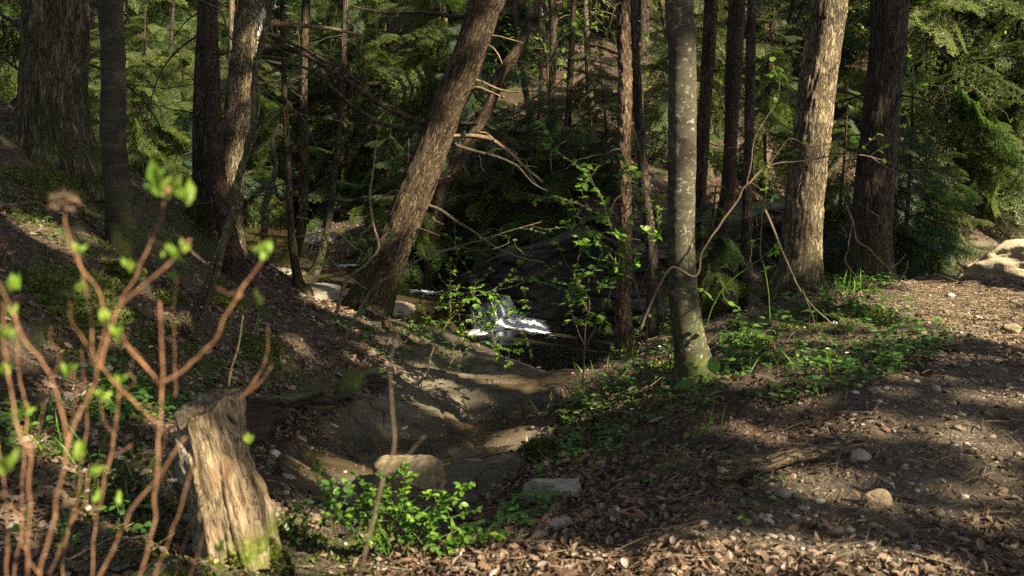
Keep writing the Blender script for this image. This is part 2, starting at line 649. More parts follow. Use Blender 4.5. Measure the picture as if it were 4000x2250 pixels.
MAT = {}
MAT['hemlock'] = leaf_mat("hemlock_needles", [(0, (.028, .060, .020)), (.45, (.055, .100, .024)), (.8, (.115, .165, .032)), (1, (.19, .23, .045))], 0.58)
MAT['hemlock_sunlit'] = leaf_mat("hemlock_needles_sunlit", [(0, (.036, .074, .022)), (.5, (.080, .130, .030)), (1, (.18, .22, .05))], 0.55)  # brighter copy of the hemlock needles, sunlit look put into the colour
MAT['hemlock_blue'] = leaf_mat("hemlock_needles_bluish", [(0, (.030, .065, .042)), (.6, (.058, .11, .058)), (1, (.12, .17, .055))], 0.55)
MAT['shade_canopy'] = leaf_mat("added_shade_leaves", [(0, (.03, .06, .015)), (1, (.06, .12, .03))], 0.15)  # for the leaf layer added overhead to block the sun
MAT['spring'] = leaf_mat("spring_leaves", [(0, (.065, .16, .020)), (.5, (.12, .25, .03)), (1, (.22, .35, .045))], 0.5)
MAT['shrub_leaf'] = leaf_mat("shrub_leaves", [(0, (.05, .13, .025)), (.6, (.09, .20, .035)), (1, (.15, .27, .05))], 0.45)
MAT['bud'] = leaf_mat("bud_leaves", [(0, (.16, .30, .03)), (1, (.34, .45, .07))], 0.5)
MAT['herb'] = leaf_mat("herb_leaves", [(0, (.04, .105, .020)), (.6, (.07, .17, .028)), (1, (.13, .25, .04))], 0.42)
MAT['dead_leaf'] = leaf_mat("dead_leaves", [(0, (.022, .015, .011)), (.3, (.058, .035, .024)), (.55, (.115, .067, .044)), (.75, (.185, .115, .08)),
                                            (.9, (.27, .19, .145)), (1, (.26, .22, .20))], 0.12, (1.0, .8, .5), 0.6, 0.3)


def bark_mat(name, dark, mid, light, sx=1.0, stretch=0.16, bump=1.0, moss=0.0, lichen=0.0, furrow=6.0, horizontal=False):
    M = Mat(name)
    b = M.attr("bk").outputs['Vector']
    st = (1, 1, stretch) if not horizontal else (0.25, 0.25, 1.6)
    v = M.mapv(b, st)
    n1 = M.noise(v, 9.0 * sx, 6.0, 0.62, 0.3)
    n2 = M.math('ABSOLUTE', M.math('SUBTRACT', M.noise(M.mapv(b, (1, 1, stretch * 0.9 if not horizontal else 6.0)), furrow * 4.6 * sx, 4.0, 0.6, 0.9), 0.5))
    n3 = M.noise(b, 55.0, 3.0, 0.6)
    h = M.math('ADD', M.math('MULTIPLY', n1, 0.8), M.math('MULTIPLY', M.ramp(n2, [(0, 0.0), (0.08, 1.0)]), 1.3))
    h = M.math('ADD', h, M.math('MULTIPLY', n3, 0.25))
    c = M.ramp(n1, [(0.30, dark), (0.48, mid), (0.68, light)])
    c = M.mix(M.ramp(n2, [(0, 0.95 if not horizontal else 0.45), (0.03, 0.85 if not horizontal else 0.15), (0.06, 0.0)]), c, tuple(x * 0.5 for x in dark))
    c = M.mix(M.ramp(M.noise(b, 3.1, 3.0), [(0.42, 0.0), (0.7, 0.55)]), c, tuple(min(1, x * 1.25) for x in light))
    c = M.mix(M.ramp(n3, [(0.35, 0.0), (0.75, 0.35)]), c, mid)
    if lichen:
        ln = M.noise(M.mapv(b, (1, 1, 1.5)), 21.0, 4.0, 0.65, 0.6)
        lm = M.ramp(ln, [(0.60 - 0.04 * lichen, 0.0), (0.66 - 0.04 * lichen, 0.85)])
        c = M.mix(lm, c, M.ramp(M.noise(b, 4.0, 2.0), [(.4, (.13, .13, .08)), (.65, (.26, .28, .21))]))
        c = M.mix(M.ramp(M.noise(M.mapv(b, (1, 1, 2.5)), 6.0, 4.0, .7), [(.5, 0.0), (.68, .75)]), c, (.022, .019, .013))
    if moss:
        g = M.geo()
        z = M.n("ShaderNodeSeparateXYZ", Vector=b).outputs[2]
        L = M.attr("rnd").outputs['Fac']        # height above the base, metres
        mm = M.math('MULTIPLY', M.ramp(M.noise(b, 5.0, 4.0, 0.65), [(0.40, 0.0), (0.58, 1.0)]),
                    M.ramp(L, [(0.0, 1.0), (min(0.95, moss), 0.0)]))
        c = M.mix(mm, c, M.ramp(M.noise(b, 40.0, 2.0), [(0.3, (.022, .032, .006)), (0.7, (.060, .072, .012))]))
    return M.done(M.pbr(c, 0.85, M.bump(h, bump, 0.02), 0.2))


MAT['bark_oak'] = bark_mat("oak_bark", (.022, .017, .011), (.085, .066, .042), (.165, .135, .088), 1.25, 0.16, 1.0, 0.6)
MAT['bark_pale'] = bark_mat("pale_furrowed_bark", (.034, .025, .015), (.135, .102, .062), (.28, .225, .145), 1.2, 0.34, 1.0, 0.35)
MAT['bark_brown'] = bark_mat("brown_furrowed_bark", (.018, .012, .007), (.070, .047, .028), (.155, .112, .068), 1.3, 0.34, 1.0, 0.4)
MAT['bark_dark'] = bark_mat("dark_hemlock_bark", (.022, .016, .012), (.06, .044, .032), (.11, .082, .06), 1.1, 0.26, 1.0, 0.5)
MAT['bark_red'] = bark_mat("reddish_flaky_bark", (.024, .016, .012), (.062, .040, .029), (.115, .078, .056), 2.0, 0.7, 1.0)
MAT['bark_plate'] = bark_mat("orange_plated_bark", (.036, .024, .015), (.115, .075, .046), (.21, .145, .092), 1.6, 0.35, 1.0, 0.35)
MAT['bark_smooth'] = bark_mat("smooth_dark_bark", (.014, .012, .009), (.036, .031, .022), (.075, .066, .048), 1.2, 0.5, 0.6, 0.3, 0.0, 6.0, True)
MAT['bark_lichen'] = bark_mat("lichen_spotted_bark", (.016, .013, .009), (.044, .037, .025), (.072, .062, .044), 1.3, 0.5, 0.35, 0.55, 1.0, 6.0, True)
MAT['twig'] = bark_mat("twig_bark", (.05, .038, .026), (.12, .09, .06), (.22, .17, .12), 3.0, 0.3, 0.4)
MAT['twig_dark'] = bark_mat("dark_twig_bark", (.018, .013, .010), (.045, .033, .024), (.085, .063, .045), 3.0, 0.3, 0.4)
MAT['dead_wood'] = bark_mat("bleached_dead_wood", (.10, .065, .035), (.27, .19, .115), (.44, .33, .21), 2.5, 0.10, 0.7)
MAT['log_grey'] = bark_mat("weathered_log_wood", (.05, .038, .026), (.17, .135, .095), (.32, .27, .20), 1.6, 0.12, 0.9)
MAT['stem_red'] = bark_mat("orange_shrub_stem", (.085, .038, .021), (.23, .112, .058), (.42, .26, .155), 4.0, 0.3, 0.25)


def ground_mat():
    M = Mat("forest_floor")
    co = M.objco()
    mk_ = M.n("ShaderNodeAttribute", {'attribute_name': 'mask'})
    sep = M.n("ShaderNodeSeparateColor", i0=mk_.outputs['Color'])
    rock, path, moss = sep.outputs[0], sep.outputs[1], sep.outputs[2]
    # leaf litter
    vc = M.n("ShaderNodeTexVoronoi", {'feature': 'F1'}, Vector=M.n("ShaderNodeVectorMath", {'operation': 'ADD'}, i0=co, i1=M.n("ShaderNodeTexNoise", Vector=co, Scale=14.0, Detail=2.0).outputs[1]).outputs[0], Scale=17.0)
    cellv = M.n("ShaderNodeSeparateColor", i0=vc.outputs['Color']).outputs[0]
    lit = M.ramp(cellv, [(0, (.020, .013, .009)), (.4, (.045, .029, .019)), (.7, (.095, .058, .037)), (1, (.17, .11, .075))])
    n1 = M.noise(co, 1.7, 5.0, 0.6)
    n2 = M.noise(co, 38.0, 4.0, 0.65)
    lit = M.mix(M.ramp(n1, [(0.42, 0.0), (0.62, 0.85)]), lit, M.ramp(n2, [(0.3, (.012, .009, .006)), (0.7, (.055, .040, .026))]))
    # trodden earth with grit
    peb = M.n("ShaderNodeTexVoronoi", {'feature': 'F1'}, Vector=co, Scale=42.0)
    pv = M.n("ShaderNodeSeparateColor", i0=peb.outputs['Color']).outputs[1]
    earth = M.ramp(n2, [(0.28, (.030, .023, .016)), (0.5, (.074, .056, .038)), (0.78, (.175, .136, .094))])
    earth = M.mix(M.math('MULTIPLY', M.ramp(pv, [(0.72, 0.0), (0.8, 1.0)]), M.ramp(peb.outputs['Distance'], [(0.25, 1.0), (0.4, 0.0)])), earth, (.22, .19, .15))
    col = M.mix(path, lit, earth)
    # moss
    mcol = M.ramp(M.noise(co, 60.0, 3.0), [(0.3, (.018, .030, .006)), (0.7, (.075, .095, .014))])
    mm = M.math('MULTIPLY', moss, M.ramp(M.noise(co, 6.0, 4.0, 0.7), [(0.42, 0.0), (0.56, 1.0)]))
    col = M.mix(mm, col, mcol)
    # sandstone
    rn = M.noise(M.mapv(co, (1, 1.6, 1)), 3.2, 8.0, 0.68, 0.3)
    rn2 = M.noise(co, 45.0, 4.0, 0.7)
    rc = M.ramp(rn, [(0.30, (.026, .022, .015)), (0.45, (.068, .058, .040)), (0.6, (.115, .098, .068)), (0.8, (.19, .162, .114))])
    rc = M.mix(M.ramp(rn2, [(0.35, 0.5), (0.6, 0.0)]), rc, (.06, .05, .035))
    rc = M.mix(M.ramp(M.noise(co, 1.1, 4.0), [(0.5, 0.0), (0.68, 0.6)]), rc, (.075, .046, .022))
    dv = M.n("ShaderNodeVectorMath", {'operation': 'ADD'}, i0=co, i1=M.n("ShaderNodeVectorMath", {'operation': 'SCALE'}, i0=M.n("ShaderNodeTexNoise", Vector=co, Scale=2.2, Detail=4.0).outputs[1], Scale=0.9).outputs[0]).outputs[0]
    ck = M.ramp(M.n("ShaderNodeTexVoronoi", {'feature': 'DISTANCE_TO_EDGE'}, Vector=dv, Scale=1.25).outputs[0], [(0.0, 0.0), (0.018, 1.0)])
    rc = M.mix(ck, (.018, .014, .009), rc)
    rc = M.mix(M.math('MULTIPLY', M.ramp(M.noise(co, 5.0, 5.0, 0.7), [(.56, 0.0), (.66, .8)]), .9), rc, (.045, .050, .018))
    col = M.mix(rock, col, rc)
    wet = M.n("ShaderNodeAttribute", {'attribute_name': 'wet'}).outputs['Fac']
    col = M.mix(wet, col, M.mix(1.0, col, (.50, .44, .36), 'MULTIPLY'))
    rough = M.n("ShaderNodeMapRange", Value=wet, To_Min=0.92, To_Max=0.20).outputs[0]
    h1 = M.math('MULTIPLY', M.math('ADD', M.math('SUBTRACT', 1.0, vc.outputs['Distance']), n2), M.math('SUBTRACT', 1.0, rock))
    h = M.math('ADD', h1, M.math('MULTIPLY', M.math('ADD', M.math('ADD', rn, M.math('MULTIPLY', ck, .5)), M.math('MULTIPLY', rn2, 0.45)), M.math('MULTIPLY', rock, 1.2)))
    h = M.math('ADD', h, M.math('MULTIPLY', M.math('MULTIPLY', mm, M.noise(co, 90.0, 2.0)), 1.2))
    return M.done(M.pbr(col, rough, M.bump(h, 0.8, 0.02), 0.35))


MAT['ground'] = ground_mat()


def rock_mat(name, cols, mosscol=0.0, wet=0.0, layer=0.0):
    M = Mat(name)
    co = M.objco()
    v = M.mapv(co, (1, 1, 1 + layer * 4))
    n1 = M.noise(v, 3.0, 8.0, 0.66, 0.2)
    n2 = M.noise(co, 40.0, 4.0, 0.7)
    c = M.ramp(n1, [(0.3, cols[0]), (0.5, cols[1]), (0.72, cols[2])])
    c = M.mix(M.ramp(n2, [(0.35, 0.45), (0.6, 0.0)]), c, cols[0])
    h = M.math('ADD', n1, M.math('MULTIPLY', n2, 0.4))
    if mosscol:
        nz = M.n("ShaderNodeSeparateXYZ", Vector=M.geo().outputs['Normal']).outputs[2]
        mm = M.math('MULTIPLY', M.ramp(nz, [(0.3, 0.0), (0.75, 1.0)]), M.ramp(M.noise(co, 4.0, 4.0, 0.65), [(0.55 - 0.2 * mosscol, 0.0), (0.66 - 0.2 * mosscol, 1.0)]))
        c = M.mix(mm, c, M.ramp(M.noise(co, 70.0, 2.0), [(0.3, (.02, .035, .006)), (0.7, (.075, .10, .015))]))
    return M.done(M.pbr(c, 0.85 - 0.55 * wet, M.bump(h, 0.7, 0.025), 0.35))


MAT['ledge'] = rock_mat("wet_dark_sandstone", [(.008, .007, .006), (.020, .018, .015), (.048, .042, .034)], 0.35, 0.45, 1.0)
MAT['wet_slab'] = rock_mat("wet_grey_brown_slab", [(.026, .022, .016), (.070, .058, .040), (.15, .128, .090)], 0.0, 0.30, 0.6)
MAT['soil'] = rock_mat("dark_root_soil", [(.010, .008, .006), (.028, .020, .014), (.06, .042, .028)], 0.75, 0.0, 0.3)
MAT['sandstone'] = rock_mat("dry_tan_sandstone", [(.085, .062, .038), (.19, .145, .092), (.30, .24, .16)], 0.25, 0.0, 0.5)
MAT['pale_rock'] = rock_mat("pale_streambed_rock", [(.06, .052, .038), (.14, .125, .097), (.23, .21, .17)], 0.0, 0.1)
MAT['grey_stone'] = rock_mat("grey_stone", [(.10, .09, .075), (.22, .20, .17), (.36, .34, .30)], 0.0, 0.0)
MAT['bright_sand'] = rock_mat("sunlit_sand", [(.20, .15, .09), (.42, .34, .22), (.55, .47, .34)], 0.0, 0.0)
MAT['moss'] = rock_mat("moss_cushion", [(.015, .025, .005), (.045, .06, .010), (.10, .115, .018)], 0.6, 0.0)


def water_mat(name, tint, ripple=14.0, bump=0.25, murk=0.25, murkcol=(.05, .035, .015)):
    M = Mat(name)
    co = M.objco()
    h = M.math('ADD', M.noise(M.mapv(co, (1, 1.8, 1)), ripple, 3.0, 0.5, 0.6), M.math('MULTIPLY', M.noise(co, ripple * 3.5, 2.0), 0.3))
    nm = M.bump(h, bump, 0.03)
    gl = M.n("ShaderNodeBsdfGlossy", Color=(1, 1, 1), Roughness=0.06, Normal=nm).outputs[0]
    tr = M.n("ShaderNodeBsdfTransparent", Color=tint).outputs[0]
    df = M.n("ShaderNodeBsdfDiffuse", Color=murkcol).outputs[0]
    body = M.n("ShaderNodeMixShader", i0=murk, i1=tr, i2=df).outputs[0]
    fr = M.n("ShaderNodeFresnel", IOR=1.33, Normal=nm).outputs[0]
    return M.done(M.n("ShaderNodeMixShader", i0=fr, i1=body, i2=gl).outputs[0])


MAT['creek'] = water_mat("brown_creek_water", (.78, .64, .43), 9.0, 0.35, 0.34, (.105, .078, .042))
MAT['pool'] = water_mat("dark_pool_water", (.45, .38, .24), 7.0, 0.10, 0.60, (.026, .024, .013))
MAT['trickle'] = water_mat("trickle_water", (.86, .80, .68), 20.0, 0.5, 0.04)


def fall_mat():
    M = Mat("falling_water")
    b = M.attr("bk").outputs['Vector']
    n1 = M.noise(M.mapv(b, (26.0, 1.6, 1)), 1.0, 4.0, 0.6, 0.25)
    n2 = M.noise(M.mapv(b, (70.0, 3.0, 1)), 1.0, 3.0, 0.6)
    su = M.n("ShaderNodeSeparateXYZ", Vector=b)
    edge = M.math('MULTIPLY', M.ramp(su.outputs[0], [(0.0, 0.0), (0.25, 0.25), (0.6, 0.75), (0.93, 1.0), (1.0, 0.0)]), M.ramp(su.outputs[1], [(0.0, 0.0), (0.25, 0.3), (0.45, 0.9), (0.95, 1.0)]))
    a = M.math('ADD', M.ramp(n1, [(0.36, 0.05), (0.60, 0.95)]), M.math('MULTIPLY', M.ramp(n2, [(0.45, 0.0), (0.75, 1.0)]), 0.25), True)
    a = M.math('MULTIPLY', M.math('MULTIPLY', a, edge, True), 0.45)
    df = M.n("ShaderNodeBsdfDiffuse", Color=(.48, .51, .54)).outputs[0]
    tl = M.n("ShaderNodeBsdfTranslucent", Color=(.48, .51, .54)).outputs[0]
    w = M.n("ShaderNodeMixShader", i0=0.35, i1=df, i2=tl).outputs[0]
    gl = M.n("ShaderNodeBsdfGlossy", Color=(1, 1, 1), Roughness=0.15, Normal=M.bump(n1, 0.5, 0.02)).outputs[0]
    tr = M.n("ShaderNodeBsdfTransparent", Color=(.7, .68, .62)).outputs[0]
    clear = M.n("ShaderNodeMixShader", i0=0.03, i1=tr, i2=gl).outputs[0]
    return M.done(M.n("ShaderNodeMixShader", i0=a, i1=clear, i2=w).outputs[0])


MAT['fall'] = fall_mat()


def foam_mat():
    M = Mat("white_foam")
    co = M.objco()
    r = M.attr("rnd").outputs['Fac']
    n = M.noise(M.mapv(co, (1, 2.2, 1)), 15.0, 5.0, 0.7, 0.4)
    a = M.ramp(M.math('ADD', n, M.math('SUBTRACT', r, 0.5)), [(0.26, 0.0), (0.46, 1.0)])
    df = M.pbr(M.ramp(n, [(.32, (.40, .43, .46)), (.60, (.62, .65, .67))]), 0.6, M.bump(n, 1.0, 0.04), 0.2)
    tr = M.n("ShaderNodeBsdfTransparent").outputs[0]
    return M.done(M.n("ShaderNodeMixShader", i0=a, i1=tr, i2=df).outputs[0])


MAT['foam'] = foam_mat()


def stump_mat():
    M = Mat("weathered_stump_wood")
    b = M.attr("bk").outputs['Vector']
    r = M.attr("rnd").outputs['Fac']
    v = M.mapv(b, (1, 1, 0.12))
    n1 = M.noise(v, 22.0, 6.0, 0.65, 0.3)
    n2 = M.noise(b, 6.0, 4.0, 0.6)
    n4 = M.noise(M.mapv(b, (1, 1, .22)), 52.0, 5.0, 0.75, 0.8)
    c = M.ramp(M.math('ADD', M.math('MULTIPLY', n1, .5), M.math('MULTIPLY', n4, .5)), [(0.38, (.020, .014, .009)), (0.46, (.13, .098, .060)), (0.53, (.24, .185, .115)), (0.66, (.42, .35, .24))])
    c = M.mix(M.ramp(n2, [(0.45, 0.0), (0.62, 0.6)]), c, (.13, .075, .042))
    vx = M.n("ShaderNodeSeparateXYZ", Vector=b).outputs[0]
    crack = M.math('ABSOLUTE', M.math('SUBTRACT', M.noise(M.mapv(b, (1, 1, .16)), 30.0, 4.0, 0.6, 0.8), 0.5))
    c = M.mix(M.ramp(crack, [(0, .9), (.012, .7), (.028, 0.0)]), c, (.014, .010, .006))
    plate = M.n("ShaderNodeTexVoronoi", {'feature': 'DISTANCE_TO_EDGE'}, Vector=M.mapv(b, (1, 1, .5)), Scale=55.0).outputs[0]
    barkc = M.mix(M.ramp(plate, [(0, 0.0), (.12, 1.0)]), (.018, .014, .010), M.ramp(n2, [(.35, (.11, .095, .065)), (.65, (.22, .20, .15))]))
    c = M.mix(M.ramp(M.math('ADD', vx, M.math('MULTIPLY', M.math('SUBTRACT', n2, .5), .16)), [(0.0, 1.0), (.004, 1.0), (.02, 0.0)]) if False else M.ramp(M.math('ADD', M.math('MULTIPLY', vx, -3.0), M.math('MULTIPLY', n2, .5)), [(.42, 0.0), (.48, 1.0)]), c, barkc)
    mm = M.math('MULTIPLY', M.ramp(r, [(0.4, 0.0), (0.7, 1.0)]), M.ramp(M.noise(b, 9.0, 4.0, 0.7), [(0.35, 0.0), (0.5, 1.0)]))
    c = M.mix(mm, c, M.ramp(M.noise(b, 60.0, 2.0), [(0.3, (.03, .045, .006)), (0.7, (.11, .125, .018))]))
    return M.done(M.pbr(c, 0.85, M.bump(M.math('ADD', n1, n4), 0.6, 0.02), 0.2))


MAT['stump'] = stump_mat()

# ================================================================== GROUND AND WATER
WET_PATH = np.array([hit_base(a, b, terrain_base)[:2] for a, b in
                     [(60, 575), (110, 545), (150, 505), (200, 490), (250, 468), (310, 458), (370, 450), (440, 446), (480, 430), (510, 412), (540, 396), (541, 380)]])


def seg_dist(xy, line):
    d = np.full(len(xy), 1e9)
    for a, b in zip(line[:-1], line[1:]):
        ab = b - a
        t = np.clip(((xy - a) @ ab) / (ab @ ab + 1e-12), 0, 1)
        d = np.minimum(d, np.hypot(*(xy - (a + t[:, None] * ab)).T))
    return d


def build_ground():
    core = np.linspace(-math.radians(31), math.radians(31), 440)
    side = np.linspace(math.radians(31), math.pi, 60)[1:]
    ang = np.concatenate([-side[::-1], core, side[:-1]])
    rad = np.concatenate([np.geomspace(.7, 4, 110, False), np.geomspace(4, 12.5, 480, False), np.geomspace(12.5, 30, 190, False), np.geomspace(30, 100, 60)])
    A, R = np.meshgrid(ang, rad)
    xy = np.stack([R * np.sin(A), R * np.cos(A)], -1).reshape(-1, 2)
    z = terrain(xy)
    rock, path, moss = masks(xy)
    p3 = np.c_[xy, np.zeros(len(xy))]
    wd = seg_dist(xy, WET_PATH)
    zb = terrain_base(xy)
    wet = sstep(0.55, 0.12, wd + fbm(p3, 3.0, 2, 71) * 0.15)
    wet = np.maximum(wet, sstep(-2.05, -2.25, zb) * (xy[:, 1] > 10.6) * 0.8)
    nr, na = R.shape
    idx = np.arange(nr * na).reshape(nr, na)
    r2 = np.roll(idx, -1, 1)
    F = np.stack([idx[:-1], r2[:-1], r2[1:], idx[1:]], -1).reshape(-1, 4)[:, ::-1]
    mb = MB()
    mb.add(np.c_[xy, z], F)
    c = mb.n
    mb.add(np.array([[0, 0, float(z[:na].mean())]]), np.zeros((0, 3), int))
    mb.T.append(np.stack([np.full(na, c), idx[0], np.roll(idx[0], -1)], -1)[:, ::-1])
    me = mb.mesh("ground")
    ca = me.attributes.new("mask", 'FLOAT_COLOR', 'POINT')
    m = np.c_[rock, path, moss, np.ones(len(rock))]
    m = np.vstack([m, [0, 0, 0, 1]])
    ca.data.foreach_set("color", m.astype(np.float32).ravel())
    wa = me.attributes.new("wet", 'FLOAT', 'POINT')
    wa.data.foreach_set("value", np.append(wet, 0).astype(np.float32))
    o = obj("ground", me, MAT['ground'])
    o['kind'] = 'structure'
    return o


build_ground()


def water_sheet(name, poly, zfun, mat, step=0.12, amp=0.006, seed=0, fscale=3.0):
    p = np.array(poly)
    xs = np.arange(p[:, 0].min(), p[:, 0].max() + step, step)
    ys = np.arange(p[:, 1].min(), p[:, 1].max() + step, step)
    X, Y = np.meshgrid(xs, ys)
    xy = np.stack([X, Y], -1).reshape(-1, 2)
    ok = poly_sd(xy, poly) > -step * 0.7
    z = zfun(xy) + fbm(np.c_[xy, np.zeros(len(xy))], fscale, 3, seed) * amp
    idx = np.arange(len(xy)).reshape(X.shape)
    F = np.stack([idx[:-1, :-1], idx[:-1, 1:], idx[1:, 1:], idx[1:, :-1]], -1).reshape(-1, 4)
    F = F[ok[F].all(1)]
    used = np.unique(F)
    re = np.full(len(xy), -1)
    re[used] = np.arange(len(used))
    mb = MB()
    mb.add(np.c_[xy, z][used], re[F])
    o = obj(name, mb, mat)
    o['kind'] = 'structure'
    return o


CREEK_POLY = [(-.62, 12.42), (-.56, 12.46), (-.10, 13.08), (.02, 13.2), (.5, 14.5), (-.4, 17), (-2, 21), (-5, 28), (-10, 34), (-18, 36), (-17, 26), (-9, 19), (-6.5, 16.5), (-3.9, 12.6), (-2.4, 11.4), (-1.3, 11.75)]


def creek_z(xy):
    y = xy[:, 1]
    return -2.235 + 0.03 * sstep(12.8, 14.2, y) + 0.075 * sstep(14.6, 15.5, y + 0.35 * xy[:, 0] + 0.4) + 0.06 * sstep(16.5, 22, y)


water_sheet("creek_water", CREEK_POLY, creek_z, MAT['creek'], 0.10, 0.014, 5, 2.6)
POOL_POLY = [(-1.2, 12.55), (-.7, 10.7), (0.05, 9.9), (.9, 9.85), (2.2, 10.9), (4.5, 12.2), (6.5, 13.2), (9, 13.6), (14, 14.6), (14, 20), (8, 18.7), (5, 16.9), (2.5, 14.6), (0, 13.3)]
water_sheet("pool_water", POOL_POLY, lambda q: np.full(len(q), -2.50), MAT['pool'], 0.08, 0.006, 8, 4.5)


def smooth_terrain(xy):
    return terrain_base(xy) + 0.004 + 0.01 * np.exp(-(seg_dist(xy, WET_PATH) / 0.22) ** 2)


_wp = [tuple(hit_base(a, b, terrain_base)[:2]) for a, b in
       [(340, 452), (370, 438), (420, 436), (460, 428), (480, 415), (515, 398), (530, 380), (550, 380), (552, 396), (528, 420), (520, 440), (505, 452), (470, 462), (420, 466), (360, 464)]]
water_sheet("rill_water", _wp, smooth_terrain, MAT['trickle'], 0.03, 0.006, 12, 9.0)
_gp = [tuple(hit_base(a, b, terrain_base)[:2]) for a, b in
       [(20, 575), (80, 540), (130, 500), (190, 480), (240, 462), (300, 452), (340, 452), (345, 464), (270, 474), (200, 506), (160, 540), (120, 575)]]
water_sheet("gully_water", _gp, smooth_terrain, MAT['trickle'], 0.03, 0.006, 14, 9.0)


def M_mix_white(M):
    a = M.n("ShaderNodeBsdfDiffuse", Color=(.50, .53, .56)).outputs[0]
    b = M.n("ShaderNodeBsdfTranslucent", Color=(.50, .53, .56)).outputs[0]
    return M.n("ShaderNodeMixShader", i0=.35, i1=a, i2=b).outputs[0]


def on_pool(px, py, z=-2.5):
    r = ray(px, py)
    return r * (z / r[2])


def build_fall():
    # sheet sliding obliquely over the lip: across (u) and down (v)
    n, m = 70, 30
    U, V = np.meshgrid(np.linspace(0, 1, n), np.linspace(0, 1, m))
    fl, fr_ = on_pool(472, 333), on_pool(519, 321)
    foot = fl + (fr_ - fl) * U[..., None]
    lip_l, lip_r = np.array([-.50, 12.38, -2.225]), np.array([-.06, 13.02, -2.215])
    lip = lip_l + (lip_r - lip_l) * U[..., None]
    lip[..., 1] += .03 * np.sin(U * 9)
    back = lip + np.array([-.10, .35, .012])
    w = np.clip((V - .28) / .72, 0, 1)
    pos = np.where((V < .28)[..., None], back + (lip - back) * (V / .28)[..., None], lip + (foot - lip) * (w ** .85)[..., None])
    pos[..., 2] = np.where(V < .28, pos[..., 2], lip[..., 2] + (foot[..., 2] - .01 - lip[..., 2]) * w ** 1.5)
    pos[..., 2] += .016 * noise(np.stack([U * 12, V * 2.0, 0 * U], -1), 1, 4) + .008 * noise(np.stack([U * 40, V * 3.0, 0 * U], -1), 1, 6)
    pos[..., 1] += .03 * noise(np.stack([U * 9, V * 1.5, 0 * U], -1), 1, 7)
    idx = np.arange(n * m).reshape(m, n)
    F = np.stack([idx[:-1, :-1], idx[:-1, 1:], idx[1:, 1:], idx[1:, :-1]], -1).reshape(-1, 4)
    mb = MB()
    bk = np.stack([U, V, 0 * U], -1).reshape(-1, 3)
    mb.add(pos.reshape(-1, 3), F, 0.5, bk)
    t = thing("waterfall", "small white waterfall sliding over the dark rock lip into the pool", "waterfall", (-0.15, 12.3, -2.5))
    obj("falling_water", mb, MAT['fall'], t, world=True)
    # silky strands, thick and white at the right, thin and broken at the left
    sm = MB()
    rs = np.random.default_rng(15)
    for k in range(150):
        u0 = rs.random() ** .62
        if rs.random() > .25 + .8 * u0:
            continue
        j0 = int(m * (.24 + .12 * rs.random()))
        ui = np.clip(u0 + .02 * rs.standard_normal() * np.linspace(0, 1, m - j0) + .006 * np.sin(np.linspace(0, 6, m - j0) + k), 0, 1) * (n - 1)
        i0 = np.clip(ui.astype(int), 0, n - 2)
        fr0 = (ui - i0)[:, None]
        rows = np.arange(j0, m)
        q = pos[rows, i0] * (1 - fr0) + pos[rows, i0 + 1] * fr0 + np.array([.004, -.012, .004])
        if u0 < .45:
            q = q[int(len(q) * .35 * rs.random()):int(len(q) * (.6 + .4 * rs.random()))]
        if len(q) < 5:
            continue
        w0 = (.0022 + .004 * rs.random()) * (.5 + .7 * u0)
        add_tube(sm, q, w0 * np.sin(np.linspace(.35, 2.6, len(q))), 5, rs.random(), None, False)
    MS = Mat("white_water_strands")
    MS.done(M_mix_white(MS))
    obj("white_strands", sm, MS.m, t, world=True)
    # foam boiling along the foot of the fall and drifting off to the right
    line = np.array([on_pool(a, c) for a, c in [(464, 338), (474, 333), (490, 327), (508, 322), (520, 321), (532, 326), (545, 332), (562, 338)]])
    n, m = 170, 44
    c = catmull(line, n)[:, :2]
    T = unit(np.gradient(c, axis=0))
    O = np.c_[T[:, 1], -T[:, 0]]
    u = np.linspace(0, 1, n)
    half = .15 + .26 * np.exp(-((u - .5) / .28) ** 2)
    v = np.linspace(-1, 1, m)
    xy = c[:, None] + O[:, None] * (half[:, None] * (v[None] + .15))[..., None]
    p = np.concatenate([xy, np.zeros(xy.shape[:2] + (1,))], -1)
    a_u = np.exp(-((u - .48) / .30) ** 4)[:, None]
    prof = np.exp(-(v[None] / .5) ** 2) * a_u
    z = -2.504 + prof * (.05 + .06 * np.maximum(0, fbm(p, 9.0, 3, 3)) + .02 * fbm(p, 30.0, 2, 5)) + .004 * fbm(p, 25.0, 2, 6)
    r = np.clip(1.65 * np.exp(-(v[None] / .66) ** 2) * np.exp(-((u - .48) / .40) ** 2)[:, None] + .18 * fbm(p, 8.0, 2, 9) - .12, 0, .97)
    V3 = np.concatenate([xy, z[..., None]], -1)
    idx = np.arange(n * m).reshape(n, m)
    F = np.stack([idx[:-1, :-1], idx[:-1, 1:], idx[1:, 1:], idx[1:, :-1]], -1).reshape(-1, 4)
    mb = MB()
    mb.add(V3.reshape(-1, 3), F, r.ravel())
    # flying drops
    k = 160
    i = RNG.integers(30, 130, k)
    q = np.c_[c[i] + .05 * RNG.standard_normal((k, 2)), -2.46 + np.abs(RNG.standard_normal(k)) * .025]
    tet = (np.array([(0, 0, 1), (.9, 0, -.4), (-.45, .8, -.4), (-.45, -.8, -.4)], float), np.array([(0, 1, 2), (0, 2, 3), (0, 3, 1), (1, 3, 2)]))
    instance(mb, tet, q, RNG.standard_normal((k, 3)), RNG.standard_normal((k, 3)), .002 + .004 * RNG.random(k), 1.0)
    obj("foam", mb, MAT['foam'], t, world=True)
    return t


build_fall()


